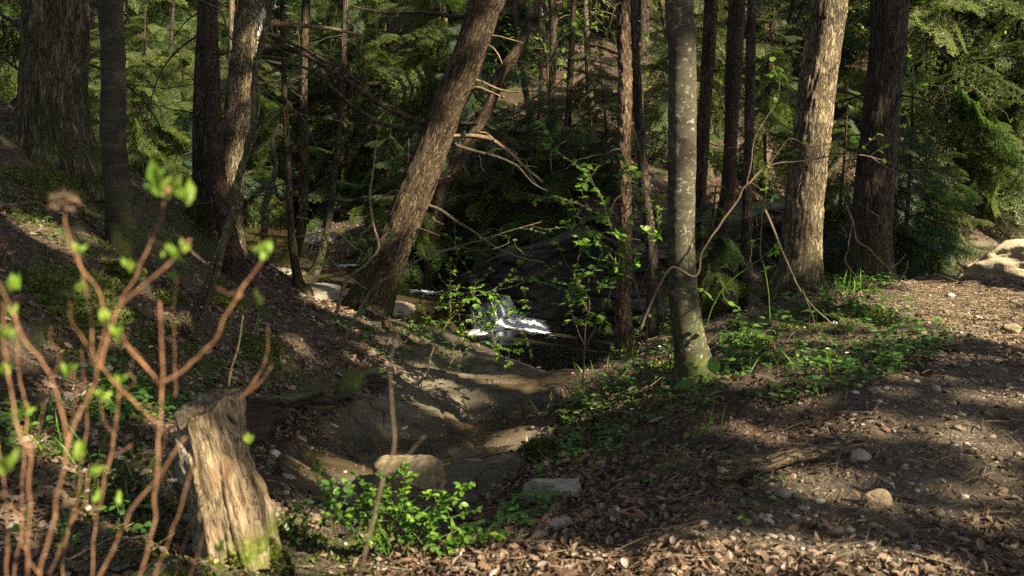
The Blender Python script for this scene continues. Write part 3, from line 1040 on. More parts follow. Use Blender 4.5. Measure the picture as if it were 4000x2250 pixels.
def foam_streak(px, py, ln, wd, ang):
    c = hit_base(px, py, lambda q: np.maximum(terrain_base(q), creek_z(q)))
    n, m = 40, 14
    U, V = np.meshgrid(np.linspace(-1, 1, n), np.linspace(-1, 1, m))
    ca, sa = math.cos(ang), math.sin(ang)
    x = c[0] + U * ln * ca - V * wd * sa
    y = c[1] + U * ln * sa + V * wd * ca
    xy = np.stack([x, y], -1).reshape(-1, 2)
    z = creek_z(xy).reshape(x.shape) + 0.012 + 0.02 * fbm(np.stack([x, y, 0 * x], -1), 8, 3, 2) + 0.02 * np.exp(-3 * V * V)
    r = 0.55 * np.exp(-2.2 * U * U - 2.5 * V * V) + 0.1
    idx = np.arange(n * m).reshape(m, n)
    F = np.stack([idx[:-1, :-1], idx[:-1, 1:], idx[1:, 1:], idx[1:, :-1]], -1).reshape(-1, 4)
    mb = MB()
    mb.add(np.stack([x, y, z], -1).reshape(-1, 3), F, r.ravel())
    return mb


for k, (a, b, l, w, an, lab) in enumerate([
        (350, 267, .30, .10, .1, "white riffle in the brown creek left of the leaning trunk"),
        (425, 294, .35, .12, -.5, "streaky rapid running down to the waterfall lip right of the leaning trunk"),
        (276, 276, .30, .10, .2, "pale riffle at the rim of the brown creek beside the flat pale rock")]):
    o = obj("riffle", foam_streak(a, b, l, w, an), MAT['foam'])
    tag(o, lab, "riffle", "riffles in the creek")


# ------------------------------------------------------------------ rock ledges
def ledge(name, path, z0, z1, label, over=0.25, seed=0, mat='ledge', depth=1.6, group=None):
    path = np.array(path, float)
    n = max(40, int(np.linalg.norm(np.diff(path, axis=0), axis=1).sum() / 0.06))
    c = catmull(np.c_[path, np.zeros(len(path))], n)[:, :2]
    T = unit(np.gradient(c, axis=0))
    O = np.c_[T[:, 1], -T[:, 0]]                  # towards the camera side
    m = 60
    t = np.linspace(0, 1, m)
    if np.isscalar(z1):
        z1 = [z1] * len(path)
    zt = np.interp(np.linspace(0, 1, n), np.linspace(0, 1, len(path)), z1)
    zt = zt + 0.10 * fbm(np.c_[c, np.zeros(n)], 1.2, 3, seed + 5)
    Z = z0 + (zt[:, None] - z0) * t[None]
    pos = np.stack([np.broadcast_to(c[:, :1], (n, m)), np.broadcast_to(c[:, 1:], (n, m)), Z], -1)
    lay = Z * 4.5 + 1.6 * fbm(np.stack([pos[..., 0], pos[..., 1], Z * 0.6], -1), 0.9, 3, seed)
    k = np.floor(lay)
    step = _hash(k.astype(np.int64), np.zeros(k.shape, np.int64), np.zeros(k.shape, np.int64), seed + 9)
    fr = lay - k
    step = step + (np.roll(step, -1, 1) - step) * sstep(0.85, 1.0, fr)
    off = over * (t[None] ** 1.6) + 0.13 * noise(pos * [1, 1, 2.2], 1.3, seed + 8) + 0.08 * step * sstep(0, .15, t)[None] + 0.10 * fbm(pos, 1.6, 4, seed + 2) - 0.05 * (fr > 0.9) + 0.03 * fbm(pos * [1, 1, 3], 7, 3, seed + 3)
    off = off * np.ones_like(Z)
    end = sstep(0, .06, np.linspace(0, 1, n)) * sstep(1, .94, np.linspace(0, 1, n))
    V = pos.copy()
    V[..., :2] += O[:, None] * (off * (0.4 + 0.6 * end[:, None]) - 0.4 * (1 - end[:, None]))[..., None]
    # rounded top running back into the bank
    mt = 14
    tt = np.linspace(0, 1, mt + 1)[1:]
    top = np.repeat(V[:, -1:], mt, 1)
    top[..., :2] -= O[:, None] * (depth * tt ** 1.3)[None, :, None]
    top[..., 2] += 0.07 * np.sin(np.minimum(tt * 2.2, 1.57))[None] + 0.05 * fbm(top, 2.2, 3, seed + 4) - 0.5 * tt[None] ** 3
    V = np.concatenate([V, top], 1)
    M_ = m + mt
    idx = np.arange(n * M_).reshape(n, M_)
    F = np.stack([idx[:-1, :-1], idx[1:, :-1], idx[1:, 1:], idx[:-1, 1:]], -1).reshape(-1, 4)
    mb = MB()
    mb.add(V.reshape(-1, 3), F)
    o = obj(name, mb, MAT[mat])
    return tag(o, label, "rock ledge", group or "layered rock ledges along the creek")


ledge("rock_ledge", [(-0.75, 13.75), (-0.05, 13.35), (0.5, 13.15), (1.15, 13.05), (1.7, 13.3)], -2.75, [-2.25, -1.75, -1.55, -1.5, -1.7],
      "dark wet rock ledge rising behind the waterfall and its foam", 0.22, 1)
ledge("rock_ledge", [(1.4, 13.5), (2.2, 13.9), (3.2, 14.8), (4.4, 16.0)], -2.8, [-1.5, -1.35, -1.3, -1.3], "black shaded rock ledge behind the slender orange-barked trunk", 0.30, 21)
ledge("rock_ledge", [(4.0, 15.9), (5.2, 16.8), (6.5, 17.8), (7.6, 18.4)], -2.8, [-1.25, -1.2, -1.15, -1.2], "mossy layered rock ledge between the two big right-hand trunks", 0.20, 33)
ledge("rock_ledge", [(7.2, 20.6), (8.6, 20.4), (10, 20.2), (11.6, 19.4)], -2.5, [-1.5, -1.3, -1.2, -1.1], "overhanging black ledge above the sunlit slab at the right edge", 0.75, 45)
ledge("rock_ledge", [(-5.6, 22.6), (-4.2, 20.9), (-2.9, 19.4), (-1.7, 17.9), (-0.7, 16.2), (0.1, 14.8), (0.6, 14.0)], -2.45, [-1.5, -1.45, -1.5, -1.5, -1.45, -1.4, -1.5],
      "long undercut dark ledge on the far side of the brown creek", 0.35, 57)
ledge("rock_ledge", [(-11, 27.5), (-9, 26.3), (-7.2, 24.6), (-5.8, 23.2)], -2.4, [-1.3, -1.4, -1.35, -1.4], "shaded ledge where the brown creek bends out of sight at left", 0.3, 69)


def ico(sub):
    bm = bmesh.new()
    bmesh.ops.create_icosphere(bm, subdivisions=sub, radius=1.0)
    V = np.array([v.co[:] for v in bm.verts])
    F = np.array([[v.index for v in f.verts] for f in bm.faces])
    bm.free()
    return V, F


ICO5, ICO4, ICO3, ICO2 = ico(6), ico(5), ico(3), ico(2)


def boulder_mesh(size, seed, angular=0.5, base=None, rough=0.12):
    V, F = base or ICO4
    rng = np.random.default_rng(seed)
    W = V.copy()
    for _ in range(int(5 + 9 * angular)):                  # planar cuts give broken faces
        d = unit(rng.standard_normal(3))
        h = 0.62 + 0.3 * rng.random()
        s = W @ d
        W = W - d * (np.maximum(s - h, 0) * (0.55 + 0.45 * angular))[:, None]
    W = W * (1 + rough * fbm(V, 1.3, 3, seed)[:, None] + 0.035 * fbm(V, 5.0, 4, seed + 1)[:, None] - 0.02 * np.abs(noise(V * [1, 1, 4], 4.0, seed + 3))[:, None])
    return W * np.asarray(size), F


def boulder(name, loc, size, seed, mat, label, cat="rock", group=None, angular=0.5, rot=0.0, base=None, sink=0.3, rough=0.12):
    W, F = boulder_mesh(size, seed, angular, base, rough)
    mb = MB().add(W, F)
    o = obj(name, mb, MAT[mat])
    o.location = (loc[0], loc[1], loc[2] + size[2] * (1 - 2 * sink) * 0.6)
    o.rotation_euler = (0, 0, rot)
    return tag(o, label, cat, group)


def hitw(px, py):
    return hit_base(px, py, lambda q: np.maximum(terrain_base(q), np.where(q[:, 1] > 12.2, creek_z(q) if True else 0, -9)))


_ub = [hit_base(a, b, terrain_base) for a, b in [(238, 432), (268, 418), (300, 410), (335, 402), (368, 392), (392, 380)]]
_uz = float(np.mean([q[2] for q in _ub]))
_uo = ledge("undercut_bank", [(q[0], q[1] - .05) for q in _ub], _uz - .42, [q[2] + .10 for q in _ub], None, 0.16, 83, 'soil', 0.5)
for _k in ('category', 'group', 'label'):
    if _k in _uo.keys():
        del _uo[_k]
_uo['kind'] = 'structure'
boulder("boulder", hit(405, 497), (.27, .22, .21), 5, 'sandstone', "tan sandstone boulder in the gully behind the leafy plant", group="boulders", angular=.9, rot=.4, base=ICO5)
boulder("boulder", hitw(318, 296), (.30, .30, .10), 9, 'pale_rock', "flat pale rock beside the three creekside trunks", group="boulders", angular=.4)
boulder("boulder", hitw(283, 275), (.20, .18, .06), 12, 'pale_rock', "low pale rock breaking the creek surface left of the creekside trunks", group="boulders", angular=.4)
boulder("boulder", hitw(322, 243), (.55, .34, .14), 14, 'pale_rock', "pale gravel-topped rock far out in the brown creek", group="boulders", angular=.3)
boulder("boulder", hitw(392, 312), (.36, .34, .09), 17, 'pale_rock', "pale slab at the foot of the leaning trunk beside the creek", group="boulders", angular=.5)
boulder("boulder", hitw(365, 255), (.34, .3, .12), 19, 'ledge', "dark wet rock in the creek just left of the leaning trunk", group="boulders", angular=.5)
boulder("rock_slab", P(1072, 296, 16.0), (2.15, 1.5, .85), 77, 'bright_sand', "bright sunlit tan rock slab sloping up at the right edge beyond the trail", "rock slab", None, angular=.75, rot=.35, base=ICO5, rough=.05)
boulder("boulder", hit(790, 288), (.34, .22, .16), 23, 'grey_stone', "grey stone tucked beside the foot of the sunlit trunk", group="boulders", angular=.6)
boulder("boulder", hit(878, 507), (.085, .06, .06), 27, 'sandstone', "single tan block lying on the trail at lower right", "stone", "stones", angular=1.0, rot=.5, sink=.15)
boulder("boulder", hit(860, 460), (.06, .05, .045), 31, 'grey_stone', "pale rounded stone on the trail above the grey log", "stone", "stones", angular=.3, sink=.2)
boulder("boulder", hit(562, 528), (.07, .05, .035), 37, 'grey_stone', "white stone near the bottom centre below the leafy plant", "stone", "stones", angular=.4, sink=.2)
boulder("boulder", hit(560, 500), (.20, .14, .12), 38, 'grey_stone', "mossy brown stone on the bank right of the leafy plant", "stone", "stones", angular=.8, sink=.35)
boulder("boulder", hit(1010, 333), (.085, .07, .06), 39, 'sandstone', "tan stone on the sunlit trail at the right edge", "stone", "stones", angular=.7, sink=.2)

# ================================================================== TREES
UP = np.array([0, 0, 1.0])


def furrow_disp(freq, amp, stretch=0.13, seed=0, flare=0.7, flare_h=0.22, lobes=5):
    def f(bk, rr, th, L):
        p = bk * np.array([1, 1, stretch])
        wob = noise(bk * [1, 1, 0.6], 6.0, seed + 7)[..., None] * np.array([.012, .012, 0])
        a = 1 - np.abs(noise(p + wob, freq, seed)) * 2.0
        b = 1 - np.abs(noise(p + wob, freq * 2.1, seed + 3)) * 2.0
        d = -amp * (0.7 * np.clip(a, -1, 1) ** 3 + 0.3 * b)
        big = 0.05 * rr * fbm(bk * [1, 1, 0.5], 2.4, 2, seed + 5)
        e = np.exp(-np.maximum(L - f.base, -0.05) / flare_h)[:, None]
        lob = 0.5 + 0.5 * np.sin(th * lobes + seed + 1.5 * np.sin(th * 2 + seed))
        return d + big + rr * flare * e * (0.35 + 0.65 * lob)[None]
    f.base = 0.0
    return f


def smooth_disp(amp, seed=0, flare=0.5, flare_h=0.2, rings=0.0):
    def f(bk, rr, th, L):
        d = amp * fbm(bk * [1, 1, 1.6], 9.0, 3, seed) + 0.04 * rr * fbm(bk, 2.5, 2, seed + 3)
        if rings:
            d = d + rings * np.maximum(0, noise(bk * [.3, .3, 1], 30.0, seed + 9) - .25)
        e = np.exp(-np.maximum(L - f.base, -0.05) / flare_h)[:, None]
        lob = 0.5 + 0.5 * np.sin(th * 4 + seed)
        return d + rr * flare * e * (0.4 + 0.6 * lob)[None]
    f.base = 0.0
    return f


def flake_disp(freq, amp, seed=0, flare=0.4, flare_h=0.2):
    def f(bk, rr, th, L):
        p = bk * np.array([1, 1, .55])
        a = noise(p, freq, seed)
        d = amp * (sstep(-0.1, 0.15, a) - 0.5) + amp * 0.6 * noise(p, freq * 2.3, seed + 1)
        e = np.exp(-np.maximum(L - f.base, -0.05) / flare_h)[:, None]
        lob = 0.5 + 0.5 * np.sin(th * 4 + seed)
        return d + 0.04 * rr * fbm(bk, 2.5, 2, seed + 3) + rr * flare * e * (0.4 + 0.6 * lob)[None]
    f.base = 0.0
    return f


TREES = {}


def traced_tree(key, name, pts, mat, label, disp, Y=None, segs=64, ztop=9.0, cat="tree", group=None, step=0.035, below=0.25):
    """pts: (pixel column, row, width in pixels) from top to root, all in the vertical plane through the root"""
    bx, by, _ = pts[-1]
    if Y is None:
        b = hit(bx, by)
        Y = b[1]
    W = [P(a, c, Y) for a, c, _ in pts][::-1]
    zt = terrain(np.array([[W[0][0], Y]]))[0]
    W[0] = np.array([W[0][0], Y, zt])
    dist = Y / cp
    R = [w * dist / F_PX / 2 for _, _, w in pts][::-1]
    base = W[0].copy()
    W = [W[0] + (W[0] - W[1]) / np.linalg.norm(W[0] - W[1]) * below * np.array([.3, .3, 1])] + W
    R = [R[0]] + R
    d = unit(W[-1] - W[-3])
    top = W[-1]
    for k in (0.5, 1.0):
        h = (ztop - top[2]) * k
        W.append(top + (d * 0.5 + UP * 0.5) / (d[2] * .5 + .5) * h + np.array([.1 * k, 0, 0]))
        R.append(R[len(pts)] * (1 - 0.55 * k))
    n0 = len(pts) + 1
    A = np.c_[np.array(W), np.array(R)]
    seg = np.linalg.norm(np.diff(A[:, :3], axis=0), axis=1)
    total = seg.sum()
    fine = catmull(A, int(total / step))
    keep = fine[:, 2] < top[2] + 0.3
    coarse = fine[~keep][::12]
    fine = np.vstack([fine[keep], coarse])
    t = thing(name, label, cat, base, group)
    if disp is not None:
        disp.base = below
    V, F, bk, caps = tube(fine[:, :3], fine[:, 3], segs, disp)
    mb = MB()
    mb.add(V, F, np.clip((V[:, 2] - base[2]) / 2.0, 0, 1), bk)
    mb.T.append(caps)
    obj("trunk", mb, MAT[mat], t, world=True)
    TREES[key] = dict(root=t, base=base, axis=fine, Y=Y, R=R, mat=mat)
    return t


def limb(key, pts, w, mat, label=None, Y=None, dy=0.0, segs=10, name="branch", twigs=0, seed=0, wend=0.35):
    """a branch of a traced tree: (pixel column, row[, metres nearer])"""
    T = TREES[key]
    Y0 = (Y or T['Y'])
    W = np.array([P(p[0], p[1], Y0 + (p[2] if len(p) > 2 else dy * i / max(1, len(pts) - 1))) for i, p in enumerate(pts)])
    n = max(12, int(np.linalg.norm(np.diff(W, axis=0), axis=1).sum() / 0.03))
    c = catmull(W, n)
    rng = np.random.default_rng(seed + 91)
    c = c + np.stack([fbm(np.c_[np.arange(n) * .08, np.full(n, seed), np.zeros(n)], 1.0, 3, q) * 0.012 for q in (1, 2, 3)], -1) * sstep(0, .2, np.linspace(0, 1, n))[:, None]
    r0 = w * Y0 / F_PX / 2
    rad = r0 * (1 - (1 - wend) * np.linspace(0, 1, n))
    rad = rad * (1 + 0.12 * fbm(np.c_[np.arange(n) * .3, np.zeros(n), np.full(n, seed)], 1.0, 2, 5))
    mb = MB()
    dsp = None
    if r0 > .015:
        def dsp(bk, rr, th, L):
            return rr * 0.16 * fbm(bk * [1, 1, .2], 40, 2, seed)
    add_tube(mb, c, rad, segs, 0.4, dsp)
    for k in range(twigs):
        i = int(n * (0.25 + 0.7 * rng.random()))
        d0 = unit(np.gradient(c, axis=0)[i] + 0.9 * rng.standard_normal(3) * [1, .7, .8])
        q = [c[i]]
        ln = 0.15 + 0.35 * rng.random()
        d = d0
        for s in range(6):
            d = unit(d + 0.3 * rng.standard_normal(3) + [0, 0, -.12])
            q.append(q[-1] + d * ln / 6)
        add_tube(mb, catmull(q, 12), np.linspace(max(.003, rad[i] * .35), .0018, 12), 5, .4)
    o = obj(name, mb, MAT[mat], T['root'], world=True)
    if label:
        o['label'] = label
    return o


traced_tree('t1', "oak_tree", [(54, -60, 58), (55, 40, 60), (53, 110, 62), (56, 150, 68), (62, 186, 78)], 'bark_oak',
            "massive dark furrowed oak on the mossy left bank, widest trunk at left", furrow_disp(21, .026, .13, 1, .55, .35, 6), Y=9.3, segs=150, step=.03)
traced_tree('t2', "birch_tree", [(108, -60, 22), (113, 60, 22.5), (113, 130, 24), (118, 190, 25), (121, 225, 27), (126, 258, 30)], 'bark_smooth',
            "smooth dark grey trunk with faint rings, right of the massive oak", smooth_disp(.006, 2, .55, .18, .002), segs=64, step=.02)
traced_tree('t3a', "hemlock_tree", [(206, -50, 15), (203, 60, 16), (201, 140, 17), (201, 190, 18), (199, 234, 24)], 'bark_dark',
            "slim dark furrowed trunk, rearmost of the three crowded on the left bank", furrow_disp(24, .010, .12, 3, .4, .2), Y=11.3, segs=72)
traced_tree('t3b', "cherry_tree", [(208, -50, 14), (211, 60, 15), (215, 130, 15), (219, 190, 16), (226, 225, 18), (236, 250, 22)], 'bark_red',
            "reddish flaky-barked curved trunk in front of the pale furrowed trunk", flake_disp(42, .0055, 4), Y=10.4, segs=72, step=.02)
traced_tree('t3c', "oak_tree", [(252, -50, 29), (247, 30, 28), (238, 110, 27), (231, 170, 26), (226, 238, 33)], 'bark_pale',
            "pale furrowed trunk with sun stripes and a white lichen streak at left", furrow_disp(20, .015, .24, 5, .35, .2), Y=11.0, segs=110, step=.03)
traced_tree('t5', "oak_tree", [(498, -50, 32), (483, 8, 32), (470, 52, 31.5), (449, 105, 32), (425, 168, 33), (401, 228, 34), (385, 268, 37), (368, 306, 46)], 'bark_brown',
            "big leaning brown trunk across the middle, above the creek", furrow_disp(22, .014, .28, 6, .35, .25), Y=11.4, segs=120, step=.03)
traced_tree('t6', "hemlock_tree", [(624, -40, 13), (625, 80, 13.5), (624, 150, 14), (625, 250, 14), (623, 310, 16), (627, 357, 21)], 'bark_plate',
            "slender orange-barked trunk with a sunlit mossy foot on the pool's right bank", flake_disp(38, .008, 7, .5, .12), segs=64, step=.02)
traced_tree('t7', "maple_tree", [(680, -40, 26), (682, 40, 26), (682, 150, 27), (681, 230, 27), (684, 300, 29), (690, 345, 32), (697, 388, 38)], 'bark_lichen',
            "grey lichen-spotted trunk with a mossy foot, nearest of the right-hand trees", smooth_disp(.002, 8, .45, .13, .003), segs=72, step=.02)
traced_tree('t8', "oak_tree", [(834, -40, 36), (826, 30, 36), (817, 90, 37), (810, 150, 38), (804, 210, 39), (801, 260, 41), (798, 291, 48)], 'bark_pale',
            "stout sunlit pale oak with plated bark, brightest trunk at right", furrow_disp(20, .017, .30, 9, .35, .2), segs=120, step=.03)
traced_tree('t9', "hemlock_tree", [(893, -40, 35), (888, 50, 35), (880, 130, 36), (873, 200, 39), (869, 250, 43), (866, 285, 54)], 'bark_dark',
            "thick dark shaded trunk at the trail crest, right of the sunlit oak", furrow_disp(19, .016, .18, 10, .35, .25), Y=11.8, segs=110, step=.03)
traced_tree('t10', "hemlock_tree", [(713, -30, 13), (708, 60, 13), (704, 120, 13), (700, 200, 13), (697, 285, 15)], 'bark_brown',
            "slim brown trunk just right of the lichen-spotted trunk", furrow_disp(28, .008, .14, 11, .3, .15), Y=13.9, segs=56)
traced_tree('t11', "hemlock_tree", [(753, -20, 9.5), (750, 80, 10), (748, 180, 10), (744, 300, 12)], 'bark_dark',
            "thin straight dark trunk left of the sunlit oak", furrow_disp(34, .006, .14, 12, .3, .15), Y=12.0, segs=48)
traced_tree('t12', "spruce_tree", [(739, -30, 16), (734, 60, 16), (731, 130, 13), (728, 190, 14), (719, 240, 15), (711, 300, 19)], 'bark_red',
            "pinkish rough-barked leaning trunk behind the thin straight dark trunk", flake_disp(50, .005, 13), Y=13.6, segs=56)
traced_tree('t6b', "hemlock_tree", [(633, 0, 10), (638, 100, 10), (646, 200, 10.5), (652, 260, 12), (653, 318, 15)], 'bark_dark',
            "thin dark trunk directly right of the slender orange-barked trunk", furrow_disp(34, .006, .14, 14, .3, .15), Y=11.6, segs=48)
traced_tree('t5b', "beech_tree", [(540, -10, 8), (533, 8, 9), (521, 44, 10), (500, 75, 11), (489, 107, 11), (470, 140, 11), (454, 168, 11.5), (440, 196, 12), (427, 222, 14)], 'bark_brown',
            "crooked thin trunk curving up behind the big leaning trunk", smooth_disp(.003, 15, .2, .1), Y=14.0, segs=40)
traced_tree('c1', "hemlock_tree", [(306, -10, 8), (304, 80, 8.5), (304, 150, 9), (303, 215, 9.5), (297, 245, 11), (283, 300, 22)], 'bark_brown',
            "creekside trunk with a broad slanting sunlit foot by the flat pale rock", furrow_disp(30, .007, .14, 16, .4, .15), Y=12.0, segs=56)
traced_tree('c2', "hemlock_tree", [(283, 40, 5), (286, 120, 6), (289, 190, 7), (292, 240, 8), (299, 285, 9.5), (304, 316, 12)], 'bark_brown',
            "thin middle trunk of the creekside cluster, bending at its foot", furrow_disp(36, .005, .14, 17, .4, .12), Y=11.2, segs=40)
traced_tree('c3', "hemlock_tree", [(345, -10, 4), (341, 100, 5), (334, 180, 6), (326, 235, 7.5), (312, 278, 10), (300, 310, 12)], 'bark_dark',
            "thin dark trunk leaning right above the flat pale creekside rock", furrow_disp(36, .005, .14, 18, .4, .12), Y=11.7, segs=40)
traced_tree('s1', "dead_tree", [(279, 125, 3), (272, 142, 4), (276, 165, 5), (270, 190, 6), (265, 212, 7), (262, 228, 7)], 'bark_lichen',
            "crooked silver dead stem standing in the shade across the brown creek", smooth_disp(.003, 19, .2, .1), Y=15.0, segs=24, ztop=-0.3)
traced_tree('b1', "hemlock_tree", [(553, -30, 7), (553, 40, 7.5), (552, 100, 8), (553, 158, 10)], 'bark_brown',
            "left of two straight brown trunks on the far leafy slope", furrow_disp(30, .007, .14, 20, .4, .2), segs=32)
traced_tree('b2', "hemlock_tree", [(575, -30, 6), (572, 40, 6), (569, 100, 6.5), (567, 156, 8)], 'bark_brown',
            "right of two straight brown trunks on the far leafy slope", furrow_disp(30, .007, .14, 21, .4, .2), segs=32)
traced_tree('b3', "beech_tree", [(517, 40, 5), (522, 70, 5.5), (528, 105, 6), (533, 140, 8)], 'bark_dark',
            "black bent trunk leaning left on the far leafy slope", smooth_disp(.003, 22, .2, .1), segs=24)

_far_lab = "thin straight trunk standing among many on the far leafy slope"
_rf = np.random.default_rng(444)
for i_, px_ in enumerate([508, 540, 590, 604, 615, 660, 676, 690, 720, 771, 786, 842, 590, 470, 452, 340, 322, 160, 232, 960]):
    Y_ = 19 + 10 * _rf.random()
    w_ = (4.2 + 4.5 * _rf.random()) * 20 / Y_
    bx_ = P(px_, 200, Y_)[0]
    zb_ = gz(bx_, Y_)
    row_ = 288 - F_PX * math.tan(math.atan2(zb_, Y_) + PITCH)
    ln_ = _rf.normal(0, 7)
    traced_tree('far%d' % i_, "hemlock_tree", [(px_ + ln_ * 2, -40, w_ * .8), (px_ + ln_, max(5, row_ * .4), w_ * .9), (px_, row_, w_ * 1.25)], ('bark_brown', 'bark_dark', 'bark_pale', 'bark_plate')[i_ % 4], _far_lab,
                furrow_disp(30, .006, .24, 60 + i_, .4, .2), Y=Y_, segs=20, step=.06, group="thin trunks on the far slope")

def lichen_streak():
    T = TREES['t3c']
    rg = np.random.default_rng(6)
    mb = MB()
    n_ = 150
    z = np.interp(rg.random(n_), [0, .5, 1], [P(250, 66, 11)[2], P(250, 30, 11)[2], P(250, 10, 11)[2]])
    th = .18 + .16 * rg.standard_normal(n_)
    ax = T['axis']
    r = np.interp(z, ax[:, 2], ax[:, 3]) + .004
    c = np.c_[np.interp(z, ax[:, 2], ax[:, 0]), np.interp(z, ax[:, 2], ax[:, 1]), z]
    o = np.c_[np.cos(-.35 + th), np.sin(-.35 + th), 0 * th]
    instance(mb, (CARD[0] - [.5, 0, 0], CARD[1]), c + o * r[:, None], np.c_[.2 * rg.standard_normal(n_), .2 * rg.standard_normal(n_), np.ones(n_)], o + .1 * rg.standard_normal((n_, 3)), .03 + .05 * rg.random(n_), rg.random(n_))
    M = Mat("pale_lichen")
    M.done(M.pbr(M.ramp(M.noise(M.objco(), 30.0, 3.0), [(.3, (.25, .26, .22)), (.6, (.5, .51, .47))]), .9, None, .1))
    obj("lichen", mb, M.m, T['root'], smooth=False, world=True)


lichen_streak()

# dead limbs and stubs of the leaning trunk
limb('t5', [(449, 136), (470, 137), (492, 141), (510, 151), (526, 166), (543, 182)], 5.5, 'dead_wood', dy=-.5, seed=1, twigs=3)
limb('t5', [(444, 140), (462, 148), (490, 156), (515, 165), (534, 182), (548, 190)], 4.0, 'twig_dark', dy=.3, seed=2, twigs=6)
limb('t5', [(472, 78), (484, 83), (497, 88), (512, 91), (520, 91)], 3.6, 'dead_wood', dy=-.3, seed=3)
limb('t5', [(470, 90), (480, 89), (488, 92), (501, 97)], 4.5, 'dead_wood', dy=-.35, seed=4)
limb('t5', [(487, 35), (497, 36), (508, 39), (522, 43)], 2.8, 'dead_wood', dy=-.25, seed=5)
limb('t5', [(484, 45), (492, 47), (498, 53), (503, 64)], 2.4, 'dead_wood', dy=-.25, seed=6)
limb('t5', [(434, 178), (442, 179), (450, 177)], 2.6, 'dead_wood', dy=-.3, seed=7)
limb('t5', [(461, 124), (470, 125), (478, 123)], 4.5, 'bark_brown', dy=-.25, seed=8)
limb('t5', [(427, 205), (440, 210), (458, 222), (480, 236), (500, 250), (520, 257), (545, 263)], 3.6, 'twig', dy=-.4, seed=9, twigs=7)
limb('t5', [(414, 228), (425, 231), (440, 236)], 3.8, 'twig_dark', dy=-.25, seed=10)
limb('t5', [(432, 214), (436, 220), (443, 224)], 2.2, 'dead_wood', dy=-.2, seed=11)
limb('t5', [(432, 126), (405, 117), (380, 104), (350, 84), (325, 66), (295, 52), (264, 46)], 6.5, 'bark_brown', label="long dead limb sagging toward the left trunks", dy=-.5, seed=12, twigs=16, wend=.9)
limb('t5', [(430, 131), (404, 128), (372, 118), (345, 98), (310, 70), (266, 62)], 5.0, 'twig_dark', dy=.2, seed=13, twigs=14, wend=.6)
limb('t5', [(466, 18), (440, 15), (410, 13), (385, 14), (352, 6)], 5.0, 'twig_dark', dy=.3, seed=14, twigs=10)
limb('t3c', [(262, 21), (285, 24), (320, 28), (362, 36)], 6.0, 'dead_wood', label="pale broken limb pointing right", dy=-.2, seed=15, twigs=2, wend=.5)
limb('t3c', [(260, 30), (290, 43), (325, 60), (352, 76), (372, 90)], 3.5, 'twig_dark', dy=-.3, seed=16, twigs=8)
limb('t3c', [(256, 84), (275, 82), (296, 88)], 3.2, 'twig', dy=-.2, seed=17, twigs=3)
limb('t3c', [(236, 218), (250, 200), (268, 196), (285, 203)], 2.0, 'twig_dark', dy=-.3, seed=18, twigs=4)
limb('c2', [(291, 225), (275, 224), (258, 230)], 2.2, 'twig_dark', dy=-.2, seed=19, twigs=3)
limb('c1', [(300, 190), (285, 184), (268, 188), (250, 196)], 2.6, 'twig_dark', dy=-.3, seed=20, twigs=5)
limb('t6', [(625, 92), (610, 96), (590, 108), (575, 128), (566, 150)], 2.2, 'twig_dark', dy=.3, seed=21, twigs=9)
limb('t6', [(624, 140), (600, 150), (580, 165)], 2.0, 'twig_dark', dy=.3, seed=22, twigs=7)
limb('t6', [(625, 28), (600, 24), (570, 30)], 2.0, 'twig_dark', dy=.2, seed=23, twigs=8)
limb('t8', [(806, 170), (830, 176), (850, 190)], 2.4, 'twig_dark', dy=.3, seed=24, twigs=7)
limb('t9', [(880, 110), (855, 95), (835, 88)], 3.2, 'twig_dark', dy=.3, seed=25, twigs=8)
limb('t9', [(880, 140), (850, 150), (828, 132), (820, 122)], 2.6, 'twig_dark', dy=.2, seed=26, twigs=8)
limb('t11', [(750, 70), (770, 80), (790, 92), (800, 110)], 2.2, 'twig_dark', dy=.4, seed=27, twigs=7)
limb('t1', [(80, 60), (120, 80), (150, 110), (170, 150)], 3.0, 'twig_dark', dy=1.2, seed=28, twigs=14)
limb('t1', [(30, 30), (10, 20), (-20, 0)], 5.0, 'bark_dark', dy=.5, seed=29, twigs=8)
limb('t1', [(32, 75), (15, 66), (-15, 40)], 4.0, 'bark_dark', dy=.5, seed=30, twigs=8)
limb('t3a', [(205, 30), (170, 60), (150, 100), (140, 140)], 2.2, 'twig_dark', dy=.5, seed=31, twigs=14)
limb('t12', [(728, 190), (718, 186), (703, 187)], 2.0, 'dead_wood', dy=-.2, seed=32)


